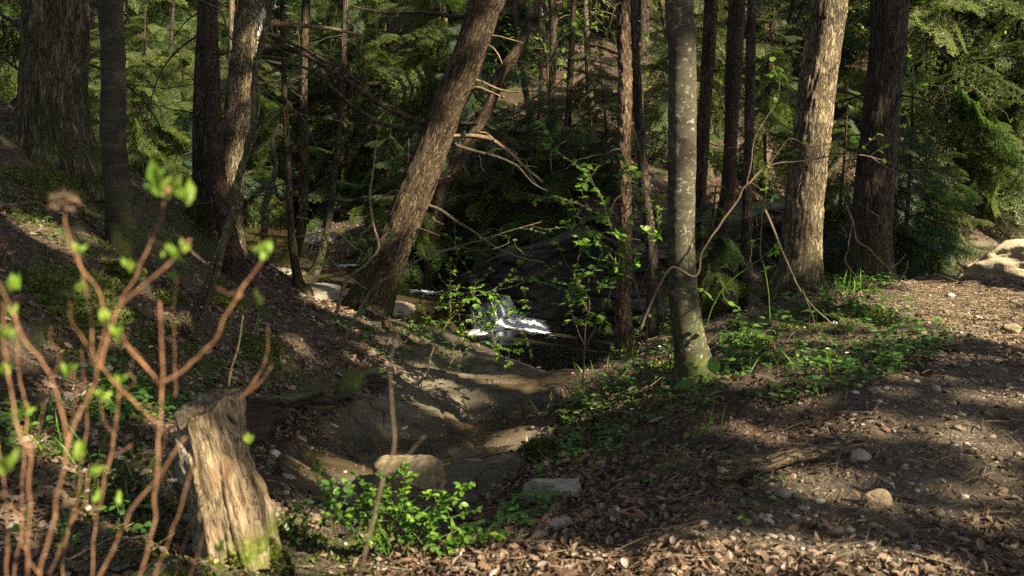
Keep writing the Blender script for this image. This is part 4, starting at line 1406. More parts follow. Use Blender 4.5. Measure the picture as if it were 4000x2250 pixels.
def bough_template(seed, L=1.0, ntw=34, droop=0.25):
    """flat feathery spray along +X: needles as slim leaf-shaped faces; returns (V, T, rnd) and stem polylines"""
    rng = np.random.default_rng(seed)
    pos, X, Nn, sc, rn = [], [], [], [], []
    stems = []
    s = np.linspace(0, 1, 16)
    main = np.stack([s * L, 0.05 * L * np.sin(s * 4 + seed), -droop * L * s ** 1.8 + .02 * np.sin(s * 9)], -1)
    stems.append((main, np.linspace(.007, .0015, 16)))

    def at(t):
        return np.array([np.interp(t, s, main[:, k]) for k in range(3)])

    def needles(a, d, ln, nrm):
        k = max(2, int(ln / .017))
        for i in range(k):
            q = a + d * (i + .5) / k * ln + nrm * 0.0
            side = np.cross(nrm, d)
            for sg in (-1, 1):
                pos.append(q + rng.normal(0, .002, 3))
                X.append(unit(d * .75 + sg * side * .8 + rng.normal(0, .18, 3)))
                Nn.append(unit(nrm + rng.normal(0, .25, 3)))
                sc.append(.028 + .012 * rng.random())
                rn.append(np.clip(.25 + .45 * rng.random() + .35 * (i / k > .75), 0, 1))

    for j in range(ntw):
        t = 0.10 + 0.90 * (j + rng.random() * .6) / ntw
        sg = 1 if j % 2 else -1
        a = at(t)
        tang = unit(at(min(1, t + .03)) - at(max(0, t - .03)))
        ln = L * (0.40 * (1 - t) ** .75 * (.65 + .5 * rng.random()) + .05)
        d = unit(tang * .75 + np.array([0, sg * .85, -.10 - .25 * rng.random()]))
        nrm = unit(np.array([rng.normal(0, .18), rng.normal(0, .18), 1]))
        end = a + d * ln + np.array([0, 0, -.12 * ln])
        stems.append((np.array([a, (a + end) / 2 + [0, 0, .02 * ln], end]), np.array([.0025, .0018, .001])))
        needles(a, unit(end - a), ln, nrm)
        m = int(ln / .05)
        for q in range(m):
            tt = (q + .5) / m
            b = a + (end - a) * tt
            sg2 = 1 if q % 2 else -1
            d2 = unit(unit(end - a) * .8 + np.cross(nrm, unit(end - a)) * sg2 * .7 + [0, 0, -.08])
            needles(b, d2, (.045 + .10 * (1 - tt) * min(1, ln / .3)) * (.7 + .5 * rng.random()), nrm)
    mb = MB()
    tpl = (np.array([(0, 0, 0), (.45, .17, .03), (1, 0, 0), (.45, -.17, .03)], float), np.array([(0, 1, 2), (0, 2, 3)]))
    instance(mb, tpl, np.array(pos), np.array(X), np.array(Nn), np.array(sc), np.array(rn))
    V, R, B, T, Q = mb.arrays()
    sm = MB()
    for p, r in stems:
        add_tube(sm, p, r, 4, .3, None, False)
    SV, SR, SB, ST, SQ = sm.arrays()
    return V, T, R, SV, tris(SQ)



BOUGH = [bough_template(100 + k, 1.0, 30, (.12, .25, .4)[k % 3]) for k in range(4)]
BOUGH_LITE = []
for V_, T_, R_, SV_, ST_ in BOUGH:                 # far version: every third needle, drawn wider
    q = np.arange(len(T_) // 2)
    keep = q[::3]
    Vq = V_.reshape(-1, 4, 3)[keep]
    c_ = Vq.mean(1, keepdims=True)
    Vq = c_ + (Vq - c_) * 1.75
    nf = len(keep)
    BOUGH_LITE.append((Vq.reshape(-1, 3), (np.array([[0, 1, 2], [0, 2, 3]])[None] + 4 * np.arange(nf)[:, None, None]).reshape(-1, 3), R_.reshape(-1, 4)[keep].ravel(), SV_, ST_))


def add_bough(mbf, mbs, origin, az, pitch, roll, L, k, tint=0.0, src=BOUGH, flt=None):
    V, T, R, SV, ST = src[k % len(src)]
    ca, sa = math.cos(az), math.sin(az)
    cpi, spi = math.cos(pitch), math.sin(pitch)
    cr, sr = math.cos(roll), math.sin(roll)
    X = np.array([ca * cpi, sa * cpi, spi])
    Y0 = np.array([-sa, ca, 0])
    Z0 = np.cross(X, Y0)
    Y = Y0 * cr + Z0 * sr
    Z = np.cross(X, Y)
    M = np.stack([X, Y, Z])
    W = (V * L) @ M + origin
    rr = np.clip(R + tint, 0, 1)
    if flt is not None:
        q = W.reshape(-1, 4, 3)
        keep = flt(q.mean(1))
        W = q[keep].reshape(-1, 3)
        rr = rr.reshape(-1, 4)[keep].ravel()
        n = int(keep.sum())
        T = (np.array([[0, 1, 2], [0, 2, 3]])[None] + 4 * np.arange(n)[:, None, None]).reshape(-1, 3)
    if len(W):
        mbf.add(W, T, rr)
    if mbs is not None:
        mbs.add((SV * L) @ M + origin, ST, .3)


def dead_twigs(mb, z0, z1, r, n, rng, lmax=1.2):
    for k in range(n):
        z = z0 + (z1 - z0) * rng.random()
        az = rng.random() * 6.283
        d = np.array([math.cos(az), math.sin(az), .15 + .3 * rng.standard_normal()])
        ln = lmax * (.35 + .65 * rng.random())
        q = [np.array([math.cos(az) * r * .8, math.sin(az) * r * .8, z])]
        for s in range(7):
            d = unit(d + .22 * rng.standard_normal(3) + [0, 0, -.16])
            q.append(q[-1] + d * ln / 7)
        c = catmull(q, 14)
        r0 = .004 + .008 * rng.random() * ln
        add_tube(mb, c, np.linspace(r0, .002, 14), 4, .4, None, False)
        for t in range(int(2 + 4 * rng.random())):
            i = int(3 + 9 * rng.random())
            d2 = unit(unit(c[i] - c[i - 1]) + .8 * rng.standard_normal(3))
            p = [c[i]]
            for s in range(4):
                d2 = unit(d2 + .3 * rng.standard_normal(3) + [0, 0, -.2])
                p.append(p[-1] + d2 * ln * .09)
            add_tube(mb, p, np.linspace(r0 * .5, .0015, 5), 3, .4, None, False)


def make_hemlock(label, group, H, r0, z_first, nb, Lb, seed, foliage='hemlock', dead=18, lite=False, bark='bark_dark'):
    rng = np.random.default_rng(seed)
    t = thing("hemlock_tree", label, "tree", (0, 0, -50), group)
    n = 26
    s = np.linspace(0, 1, n)
    ax = np.stack([.12 * np.sin(s * 3 + seed) * s, .1 * np.cos(s * 2.5 + seed) * s, -.3 + (H + .3) * s], -1)
    mb = MB()
    V, F, bk, caps = tube(ax, r0 * (1 - .85 * s) + .006, 20, furrow_disp(30, .006 if r0 > .05 else .001, .14, seed, .5, .2))
    mb.add(V, F, np.clip(V[:, 2] / 2, 0, 1), bk)
    mb.T.append(caps)
    obj("trunk", mb, MAT[bark], t)
    mf, ms = MB(), MB()
    for k in range(nb):
        u = (k + rng.random()) / nb
        z = z_first + (H * .98 - z_first) * u ** .9
        az = k * 2.399 + rng.normal(0, .4)
        L = Lb * (1 - .75 * ((z - z_first) / (H - z_first + 1e-6))) * (.65 + .5 * rng.random())
        o = np.array([np.interp(z, ax[:, 2], ax[:, 0]), np.interp(z, ax[:, 2], ax[:, 1]), z])
        add_bough(mf, ms, o, az, -.38 + .28 * rng.standard_normal() + .35 * u, rng.normal(0, .65), L, int(rng.integers(4)), rng.normal(0, .15), BOUGH_LITE if lite else BOUGH)
    obj("crown", mf, MAT[foliage], t, smooth=False)
    if dead:
        dead_twigs(ms, .4, max(z_first, H * .5), r0, dead, rng, min(1.4, Lb))
    obj("branches", ms, MAT['twig_dark'], t)
    return t


for key, zlo, zhi, n_, l_ in [('t6', .9, 4.2, 16, 1.0), ('t6b', .8, 4.2, 14, 1.0), ('t10', .8, 4.5, 16, 1.2), ('t11', .6, 4.2, 16, 1.0), ('t12', .8, 4.5, 16, 1.1), ('c1', .5, 4, 14, 1.0), ('c2', .6, 3.6, 10, .8),
                              ('c3', .4, 3.6, 14, 1.0), ('t3a', 1.0, 4, 14, 1.2), ('b1', 1, 5, 12, 1.3), ('b2', 1, 5, 12, 1.3), ('t9', 1.2, 4, 12, 1.2), ('t5b', .5, 3, 8, .9), ('t3c', 1.4, 3.8, 8, .9)]:
    T = TREES[key]
    rg = np.random.default_rng(hash(key) % 1000 if False else sum(map(ord, key)))
    for q_ in range(n_):
        z_ = zlo + (zhi - zlo) * rg.random()
        zz = T['base'][2] + z_
        o_ = np.array([np.interp(zz, T['axis'][:, 2], T['axis'][:, k]) for k in (0, 1)])
        sub = MB()
        dead_twigs(sub, zz, zz, float(np.interp(zz, T['axis'][:, 2], T['axis'][:, 3])) * .8, 1, rg, l_)
        SV_, SR_, SB_, ST_, SQ_ = sub.arrays()
        tm = MB().add(SV_ + np.array([o_[0], o_[1], 0]), SQ_, .4, SB_)
        obj("dead_twig", tm, MAT['twig_dark'], T['root'], world=True)

SLOPE = "hemlocks on the far slope"
GL1 = "feathery green hemlock among many others on the far leafy slope"
PROTO = [
    make_hemlock(GL1, SLOPE, 3.2, .035, .35, 44, 1.5, 201, 'hemlock_sunlit', 4),
    make_hemlock(GL1, SLOPE, 4.6, .055, .7, 56, 1.9, 202, 'hemlock', 8),
    make_hemlock(GL1, SLOPE, 9.0, .10, 1.6, 80, 2.4, 203, 'hemlock_sunlit', 16),
    make_hemlock(GL1, SLOPE, 3.6, .04, .3, 48, 1.7, 204, 'hemlock_blue', 5),
    make_hemlock(GL1, SLOPE, 12.0, .13, 3.4, 70, 2.5, 205, 'hemlock', 26),
    make_hemlock(GL1, SLOPE, 2.0, .02, .15, 32, 1.15, 206, 'hemlock', 2),
]
PROTO_USED = [False] * len(PROTO)


def plant_hemlock(k, x, y, z=None, rot=0.0, sc=1.0, label=None, group=SLOPE, tilt=(0, 0)):
    z = gz(x, y) - .05 if z is None else z
    if not PROTO_USED[k]:
        PROTO_USED[k] = True
        r = PROTO[k]
        r.location = (x, y, z)
        r.rotation_euler = (tilt[0], tilt[1], rot)
        r.scale = (sc, sc, sc)
    else:
        r = dup(PROTO[k], (x, y, z), rot, sc, None, group, tilt)
    r['group'] = group
    r['label'] = label or GL1
    return r


def plant_px(k, px, Y, rot, sc=1.0, label=None, group=SLOPE, tilt=(0, 0)):
    p = P(px, 200, Y)
    return plant_hemlock(k, p[0], Y, None, rot, sc, label, group, tilt)


# scattered over the far slope
_rng = np.random.default_rng(77)
spots = []
tries = 0
while len(spots) < 84 and tries < 6000:
    tries += 1
    Y = 16 + 26 * _rng.random() ** .9
    px = -60 + 1150 * _rng.random()
    x = (px - 512) / F_PX * Y
    if Y < 18 + 0.4 * max(0, -x) * 1.6 and x < -0.5:
        continue
    if x > 3.5 and Y < 20 + .25 * x:
        continue
    zt = terrain_base(np.array([[x, Y]]))[0]
    if zt < -1.35:
        continue
    # leave the sunny leafy clearing in the middle of the slope fairly open
    clear = 505 < px < 715 and Y < 26
    if clear and _rng.random() < .6:
        continue
    if all((x - a) ** 2 + (Y - b) ** 2 > (1.5 if not clear else 2.2) ** 2 for a, b in spots):
        spots.append((x, Y))
for i, (x, y) in enumerate(spots):
    k = [0, 1, 2, 3, 5, 4, 1, 0, 2, 3][i % 10]
    plant_hemlock(k, x, y, None, _rng.random() * 6.28, .85 + .4 * _rng.random(), None, SLOPE, (_rng.normal(0, .04), _rng.normal(0, .04)))

def make_sapling(label, group, H, seed, nb, leaf):
    rng = np.random.default_rng(seed)
    t = thing("beech_sapling", label, "sapling", (0, 0, -50), group)
    ms, ml = MB(), MB()
    LP, LX, LN, LS = [], [], [], []
    n = 30
    s = np.linspace(0, 1, n)
    ax = np.stack([.25 * np.sin(s * 2.5 + seed) * s, .2 * np.cos(s * 3 + seed) * s, -.2 + (H + .2) * s], -1)
    add_tube(ms, ax, .028 * (1 - .9 * s) + .003, 8, .4)
    for k in range(nb):
        i = int(n * (.15 + .83 * rng.random()))
        az = rng.random() * 6.283
        d = np.array([math.cos(az), math.sin(az), .35 + .3 * rng.random()])
        L = H * .35 * (1 - .6 * i / n) * (.5 + .7 * rng.random())
        q = [ax[min(i, n - 1)]]
        for j in range(8):
            d = unit(d + .2 * rng.standard_normal(3) + [0, 0, -.05])
            q.append(q[-1] + d * L / 8)
        q = catmull(q, 16)
        add_tube(ms, q, np.linspace(.009, .002, 16), 4, .4, None, False)
        for j in range(6):
            a = int(4 + 11 * rng.random())
            d2 = unit(unit(q[a] - q[a - 1]) + .9 * rng.standard_normal(3))
            p = [q[a]]
            for e in range(5):
                d2 = unit(d2 + .3 * rng.standard_normal(3))
                p.append(p[-1] + d2 * L * .07)
            add_tube(ms, p, np.linspace(.004, .0015, 6), 3, .4, None, False)
            for e in range(leaf):
                LP.append(p[rng.integers(1, 6)]); LX.append(unit(rng.standard_normal(3) + [0, 0, -.2]))
                LN.append(unit([0, 0, 1] + .5 * rng.standard_normal(3))); LS.append(.05 + .05 * rng.random())
    obj("stems", ms, MAT['twig'], t)
    instance(ml, LEAF_OVATE, np.array(LP), np.array(LX), np.array(LN), np.array(LS), rng.random(len(LP)))
    obj("leaves", ml, MAT['spring'], t)
    return t


SAPG = "twiggy saplings on the far slope"
SAPL = "twiggy pale-leaved sapling among many on the far leafy slope"
SAP = [make_sapling(SAPL, SAPG, 4.5, 301, 26, 4), make_sapling(SAPL, SAPG, 3.0, 302, 22, 5), make_sapling(SAPL, SAPG, 6.0, 303, 30, 2)]
_r2 = np.random.default_rng(78)
cnt = 0
while cnt < 64:
    Y = 17 + 20 * _r2.random()
    x = (-40 + 1100 * _r2.random() - 512) / F_PX * Y
    zt = terrain_base(np.array([[x, Y]]))[0]
    if zt < -1.3 or (x < -1 and Y < 20):
        continue
    if cnt < 3:
        SAP[cnt].location = (x, Y, zt)
        SAP[cnt].rotation_euler = (0, 0, _r2.random() * 6)
    else:
        dup(SAP[cnt % 3], (x, Y, zt), _r2.random() * 6.28, .8 + .5 * _r2.random())
    cnt += 1

# nearer hemlocks and saplings that hang over the creek and the ledges
NEAR = "young hemlocks along the creek"
plant_px(1, 905, 14.6, .4, .78, "dense drooping hemlock at the trail's far edge, right of the thick dark trunk", NEAR)
plant_px(3, 892, 14.0, 2.2, .8, "bluish hemlock whose sprays hang just right of the thick dark trunk", NEAR)
plant_px(1, 1010, 19.5, 3.4, 1.2, "hemlock rooted on the black ledge above the bright slab", NEAR)
plant_px(3, 212, 18.5, 1.1, .8, "bluish hemlock between the smooth dark trunk and the reddish trunk", NEAR)
plant_px(0, 150, 17.5, 2.0, 1.1, "small hemlock behind the smooth dark trunk by the creek bend", NEAR)
plant_px(5, 388, 15.6, .8, 1.0, "light green hemlock sapling left of the big leaning trunk", NEAR)
plant_px(5, 415, 14.2, 1.9, 1.0, "low hemlock sapling on the shaded ledge behind the leaning trunk's foot", NEAR)
plant_px(5, 352, 19.5, 1.5, 1.0, "hemlock sapling between the creekside trunks and the leaning trunk", NEAR)
plant_px(3, 470, 15.8, 2.6, .8, "shaded hemlock directly above the waterfall ledge", NEAR)
plant_px(5, 535, 15.6, .3, .8, "drooping dark hemlock above the black pool ledge", NEAR)
plant_px(5, 455, 14.6, 2.9, .9, "low frond-like hemlock hanging over the ledge left of the waterfall", NEAR)
plant_px(5, 500, 14.3, .9, .95, "dark drooping hemlock sapling on the ledge right above the waterfall", NEAR)
plant_px(5, 560, 14.6, 5.2, .9, "dark hemlock sapling over the black ledge left of the orange-barked trunk", NEAR)
plant_px(5, 605, 15.2, 3.3, .9, "dark hemlock sapling over the black ledge behind the orange-barked trunk", NEAR)
plant_px(5, 585, 16.4, 4.3, .8, "hemlock behind the slender orange-barked trunk", NEAR)
plant_px(0, 672, 16.2, 5.0, .8, "bluish hemlock half hidden by the lichen-spotted trunk", NEAR)
plant_px(5, 715, 12.0, 1.0, 1.0, "low bluish hemlock sapling right of the lichen-spotted trunk's middle", NEAR)
plant_px(0, 765, 17.2, 2.0, .9, "hemlock between the thin straight dark trunk and the sunlit oak", NEAR)
plant_px(0, 838, 15.8, .2, .9, "hemlock in the gap between the sunlit oak and the thick dark trunk", NEAR)
plant_px(2, 1000, 20.5, .2, .9, "tall sunlit hemlock filling the upper right corner", NEAR)
plant_px(5, 948, 16.6, 1.2, 1.0, "low dark hemlock drooping over the left end of the bright slab", NEAR)
plant_px(0, 985, 18.6, 2.2, .8, "dark hemlock hanging behind the top of the bright slab", NEAR)
plant_px(2, 935, 19.5, 3.2, .9, "tall hemlock behind the drooping ones at upper right", NEAR)
plant_px(1, 330, 21.5, 1.2, .9, "broad hemlock up the slope between the pale trunk and the leaning trunk", NEAR)
plant_px(2, 175, 25, 4.2, 1.0, "tall sunlit hemlock up the slope behind the smooth dark trunk", NEAR)
plant_px(0, 108, 20.5, 1.2, 1.0, "sunlit bright green hemlock showing between the massive oak and the smooth dark trunk", NEAR)
plant_px(0, 152, 21.5, 3.2, 1.1, "sunlit bright green hemlock right of the smooth dark trunk, up the slope", NEAR)
plant_px(0, 190, 22.5, 5.2, 1.1, "sunlit bright green hemlock left of the slim dark furrowed trunk, up the slope", NEAR)
plant_px(1, 20, 20, 4.2, 1.1, "hemlock showing left of the massive oak", NEAR)
plant_px(1, 440, 19, 2.2, .85, "broad hemlock behind the leaning trunk's middle", NEAR)
plant_px(4, 640, 20.5, 1.2, .9, "tall hemlock with many bare twigs behind the lichen-spotted trunk", NEAR)
plant_px(1, 245, 20.5, .6, 1.0, "hemlock behind the pale furrowed trunk on the far creek bank", NEAR)

# ------------------------------------------------------------------ crowns added overhead for shade, gaps carved to aim the sun patches
E1 = unit(np.cross(SUN, UP))
E2 = np.cross(E1, SUN)


def sun2d(p):
    p = np.atleast_2d(p)
    return np.stack([p @ E1, p @ E2], -1)


GAPS = []


def gap(px, py, Y, r):
    p = P(px, py, Y) if Y is not None else hit(px, py)
    GAPS.append((*sun2d(p)[0], r))


for a, b, r in [(816, 38, .12), (808, 112, .10), (806, 150, .08), (805, 185, .06), (806, 222, .24), (803, 250, .16)]:
    gap(a, b, 10.3, r)
gap(806, 236, 10.3, .22)
for a, b, Y, r in [(570, 190, 7.5, .16), (590, 285, 7.6, .16), (575, 245, 7.8, .2), (470, 330, 8.6, .25), (500, 295, 8.6, .2)]:
    gap(a, b, Y, r)
for a, b, r in [(490, 8, .10), (481, 40, .17), (474, 62, .08), (408, 245, .10), (398, 268, .07), (430, 185, .04)]:
    gap(a, b, TREES['t5']['Y'], r)
for a, b, r in [(246, 55, .08), (244, 95, .06), (234, 172, .13), (231, 186, .09)]:
    gap(a, b, 11.0, r)
for a, b, r in [(629, 345, .16), (640, 356, .2), (620, 285, .06), (624, 255, .07)]:
    gap(a, b, 9.4, r)
for a, b, r in [(284, 285, .16), (270, 300, .14), (300, 305, .12)]:
    gap(a, b, 11.7, r)
for a, b, r in [(940, 312, .55), (985, 318, .6), (1015, 330, .55), (905, 300, .35), (1000, 296, .5), (950, 292, .5), (870, 296, .25), (740, 345, .22), (765, 330, .2), (655, 360, .25), (640, 372, .18),
                (512, 380, .14), (505, 388, .12), (575, 378, .2), (558, 392, .18), (528, 432, .10), (545, 405, .12), (590, 365, .2),
                (460, 350, .2), (420, 330, .2), (395, 315, .2)]:
    gap(a, b, None, r)
for a, b, Y, r in [(518, 326, 12.3, .26), (500, 315, 12.5, .26), (540, 331, 12.1, .15), (485, 315, 12.4, .2), (318, 292, 12.2, .3), (310, 262, 14.5, .25), (325, 240, 17.5, .4), (355, 228, 18.5, .4), (290, 230, 19, .35), (330, 252, 15.5, .3),
                   (1000, 262, 15.5, .9), (1020, 240, 16.5, 1.0), (975, 274, 15, .7), (1040, 270, 15.5, 1.0), (185, 200, 13, .3), (260, 215, 19, .4),
                   (510, 150, 9.8, .16), (530, 168, 9.8, .16), (480, 141, 9.9, .12), (495, 88, 10.3, .14), (512, 91, 10.3, .14), (505, 42, 10.3, .1),
                   (480, 330, 9.0, .20), (520, 310, 9.0, .16), (440, 300, 9.0, .14), (560, 225, 7.8, .16), (575, 255, 7.8, .16), (540, 300, 8, .16), (585, 185, 7.8, .14),
                   (870, 170, 7.5, .16), (900, 185, 7.5, .18), (925, 175, 7.5, .16), (880, 250, 10.3, .2), (860, 235, 10.3, .2),
                   (140, 110, 19, .7), (150, 60, 21, .7), (150, 140, 17, .45), (205, 70, 22, .7), (125, 35, 22, .6), (15, 90, 19, .5), (60, 20, 22, .5)]:
    gap(a, b, Y, r)
# the shrub, the stump and the leaves right at the photographer's feet
for a, b, Y, r in [(160, 170, 1.5, .09), (190, 190, 1.5, .09), (65, 205, 1.6, .06), (265, 250, 1.5, .06), (180, 245, 1.5, .07), (125, 260, 1.5, .05), (110, 330, 1.5, .09), (60, 400, 1.5, .10),
                   (160, 400, 1.5, .08), (240, 330, 1.6, .07), (30, 330, 1.5, .09), (15, 290, 1.5, .07), (90, 480, 1.5, .12), (160, 520, 1.5, .10), (60, 550, 1.5, .1), (250, 430, 1.9, .05), (20, 470, 1.5, .08),
                   (200, 405, 4.3, .09), (225, 420, 4.3, .08), (200, 470, 4.3, .10), (235, 500, 4.3, .07), (245, 540, 4.3, .06),
                   (395, 470, 4.9, .10), (430, 520, 4.5, .16), (460, 535, 4.4, .12), (370, 525, 4.6, .12), (395, 552, 4.3, .13), (480, 545, 4.2, .08), (385, 440, 1.9, .05), (370, 540, 1.9, .04)]:
    gap(a, b, Y, r)
for a, b, r in [(520, 570, .13), (580, 562, .14), (640, 566, .15), (700, 556, .14), (760, 552, .13), (830, 556, .12), (900, 570, .15), (480, 568, .1), (880, 505, .05), (790, 478, .06), (1000, 400, .12),
                (60, 240, .08), (40, 225, .08), (90, 300, .06), (300, 350, .08)]:
    gap(a, b, None, r)
for a, b in [(404, 470), (470, 490), (434, 476), (666, 636), (442, 640), (412, 632), (466, 616), (328, 664), (200, 625), (30, 720), (18, 838), (298, 840), (262, 800), (176, 930), (250, 990), (62, 1030),
             (656, 752), (16, 1175), (200, 1140), (236, 1190), (630, 1105), (556, 1378), (590, 760), (405, 900), (405, 1040), (300, 960), (380, 1280), (250, 930), (130, 980), (60, 1130), (80, 1300), (500, 1150), (540, 1290)]:
    gap(a * .3975, b * .3975, 1.55, .05)
for a, b, Y in [(110, 60, 20.5), (150, 60, 21.5), (150, 110, 20), (190, 50, 22.5), (120, 120, 19), (180, 110, 21)]:
    gap(a, b, Y, .75)
for a, b, Y, r in [(300, 268, 14.5, .45), (330, 235, 18, .8), (270, 240, 17.5, .6), (360, 275, 14, .4), (400, 292, 13.2, .35), (230, 210, 22, .8), (325, 285, 12.8, .4), (500, 322, 12.4, .4), (530, 330, 12.1, .3),
                   (1000, 255, 15.5, 1.2), (950, 60, 19, 1.2), (1000, 120, 19, 1.2)]:
    gap(a, b, Y, r)
for a, b, r in [(40, 232, .14), (440, 345, .15), (500, 390, .12), (578, 375, .22), (620, 400, .14), (850, 325, .3), (790, 345, .25), (880, 340, .25), (830, 360, .2), (760, 375, .15)]:
    gap(a, b, None, r)
for a, b, Y, r in [(185, 415, 4.15, .10), (205, 430, 4.15, .10), (222, 405, 4.15, .10), (215, 470, 4.15, .10), (235, 500, 4.15, .09), (215, 525, 4.15, .08), (250, 545, 4.15, .08)]:
    gap(a, b, Y, r)
for a, b, r in [(60, 470, .16), (130, 500, .16), (100, 545, .15), (180, 565, .12), (25, 425, .13), (285, 525, .13), (325, 560, .10), (40, 520, .13), (350, 472, .16), (310, 470, .10), (452, 392, .15), (500, 440, .10), (455, 420, .1),
                (20, 350, .12), (70, 400, .12), (150, 420, .1)]:
    gap(a, b, None, r)
_rd = np.random.default_rng(21)
for _ in range(34):
    gap(720 + 300 * _rd.random(), 340 + 180 * _rd.random() ** 1.4, None, .03 + .07 * _rd.random() ** 2)
for _ in range(5):
    gap(300 * _rd.random(), 250 + 150 * _rd.random(), None, .03 + .07 * _rd.random() ** 2)
GAPS = np.array(GAPS)


def in_gap(pos, margin=0.06, seed=3):
    q = sun2d(pos)
    wob = np.c_[q, np.zeros(len(q))]
    f = 1.0 + 0.45 * noise(wob, 5.0, seed)
    out = np.zeros(len(q), bool)
    for a, b, r in GAPS:
        out |= (q[:, 0] - a) ** 2 + (q[:, 1] - b) ** 2 < (r * f + margin) ** 2
    return out


def build_shade_canopy():
    rng = np.random.default_rng(5)
    owners = {k: TREES[k]['base'][:2] for k in ('t7', 't8', 't9', 't6', 't10', 't12', 't5', 't1')}
    extra = {}  # unseen trees, added to cast shade into the view
    lab = "tall unseen tree, added out of view to shade the scene"
    for i, (x, y) in enumerate([(6.2, 4.0), (10, 7.5), (7, -1.5), (13, 11), (3.5, -5), (12, 1), (15.5, 16), (17.5, 23), (19, 6), (-4, -4), (9, 27), (18, 31)]):
        z = gz(x, y)
        t = thing("added_shade_tree", lab, "tree", (x, y, z), "unseen trees added for shade")
        s = np.linspace(0, 1, 40)
        pts = np.stack([x + .3 * np.sin(s * 3 + i), y + .3 * np.cos(s * 2 + i), z - .3 + 13 * s], -1)
        mb = MB()
        V, F, bk, caps = tube(pts, .2 * (1 - .7 * s), 24, furrow_disp(18, .014, .12, 40 + i, .4, .3))
        mb.add(V, F, np.clip((V[:, 2] - z) / 2, 0, 1), bk)
        mb.T.append(caps)
        obj("trunk", mb, MAT['bark_brown'], t, world=True)
        extra['x%d' % i] = t
        owners['x%d' % i] = np.array([x, y])
    n = 400000
    sx = -15 + 33 * rng.random(n)
    sy = -2 + 42 * rng.random(n)
    s = np.c_[sx, sy, np.full(n, -1.5)]
    s[:, 2] = -1.5 + np.maximum(0, (sy - 16) * .28)
    h = 8.5 + 6.5 * rng.random(n)
    c = s + SUN[None] * ((h - s[:, 2]) / SUN[2])[:, None]
    q = sun2d(c)
    q3 = np.c_[q, np.zeros(n)]
    n2 = 105000  # second overhead layer, added to deepen the ambient shade
    c2 = np.c_[-24 + 42 * rng.random(n2), -12 + 54 * rng.random(n2), 9 + 7 * rng.random(n2)]
    s2 = c2 - SUN[None] * ((c2[:, 2] + 1.5) / SUN[2])[:, None]
    c = np.vstack([c, c2])
    sx = np.concatenate([sx, s2[:, 0]])
    sy = np.concatenate([sy, s2[:, 1]])
    n = len(c)
    q = sun2d(c)
    q3 = np.c_[q, np.zeros(n)]
    far = sstep(14.8, 16.6, sy)
    dap = fbm(q3, 0.55, 3, 8) + .45 * fbm(q3, 2.0, 2, 9)
    keep = np.ones(n, bool)
    # dappled light on the far slope, near-solid shade over the glen
    keep &= ~((far > rng.random(n)) & (dap > -0.45 - .8 * ((sx > 1.0) | (sx < -3.0))))
    fine = fbm(q3, 2.6, 3, 10)
    keep &= ~((fine > 0.80) & (far < .5))
    size = .12 + .12 * rng.random(n)
    LX = unit(rng.standard_normal((n, 3)))
    keep &= ~in_gap(c + LX * size[:, None] * .5)
    c, size, LX = c[keep], size[keep], LX[keep]
    names = list(owners)
    O = np.array([owners[k] for k in names])
    own = ((c[:, None, :2] - O[None]) ** 2).sum(-1).argmin(1)
    for i, k in enumerate(names):
        m = own == i
        if m.sum() < 20:
            continue
        mb = MB()
        cc = c[m]
        instance(mb, CARD, cc, LX[m], unit(SUN + .6 * rng.standard_normal((len(cc), 3))), np.c_[size[m], size[m] * 1.35, size[m]], rng.random(len(cc)))
        root = extra.get(k) or TREES[k]['root']
        o = obj("crown", mb, MAT['shade_canopy'], root, world=True)  # added leaf layer, shaped so sun reaches only chosen spots
        # boughs that carry the crown
        zb = root['_base'][2]
        lm = MB()
        for j in range(7):
            e = cc[rng.integers(len(cc))]
            b = np.array([root['_base'][0], root['_base'][1], 6.0 + 3.0 * rng.random()])
            if 'axis' in TREES.get(k, {}):
                ax = TREES[k]['axis']
                b[:2] = [np.interp(b[2], ax[:, 2], ax[:, 0]), np.interp(b[2], ax[:, 2], ax[:, 1])]
            mid = (b + e) / 2 + [0, 0, .4]
            p = catmull(np.array([b, mid, e]), 12)
            add_tube(lm, p, np.linspace(.05, .012, 12), 6, .4)
        obj("limbs", lm, MAT['bark_brown'], root, world=True)


build_shade_canopy()

# ================================================================== FOREST FLOOR
def sample_floor(n, amax=31, r0=2.6, r1=26, rng=RNG, pw=1.0):
    a = np.radians(-amax + 2 * amax * rng.random(n))
    r = r0 * (r1 / r0) ** (rng.random(n) ** pw)
    return np.c_[r * np.sin(a), r * np.cos(a)]


def normals(xy, e=0.03):
    dx = (terrain(xy + [e, 0]) - terrain(xy - [e, 0])) / (2 * e)
    dy = (terrain(xy + [0, e]) - terrain(xy - [0, e])) / (2 * e)
    return unit(np.c_[-dx, -dy, np.ones(len(xy))])


def underwater(xy, z):
    return ((xy[:, 1] > 9.8) & (xy[:, 0] > -1.2) & (z < -2.47)) | (in_poly(xy, CREEK_POLY) & (z < creek_z(xy) + .02))


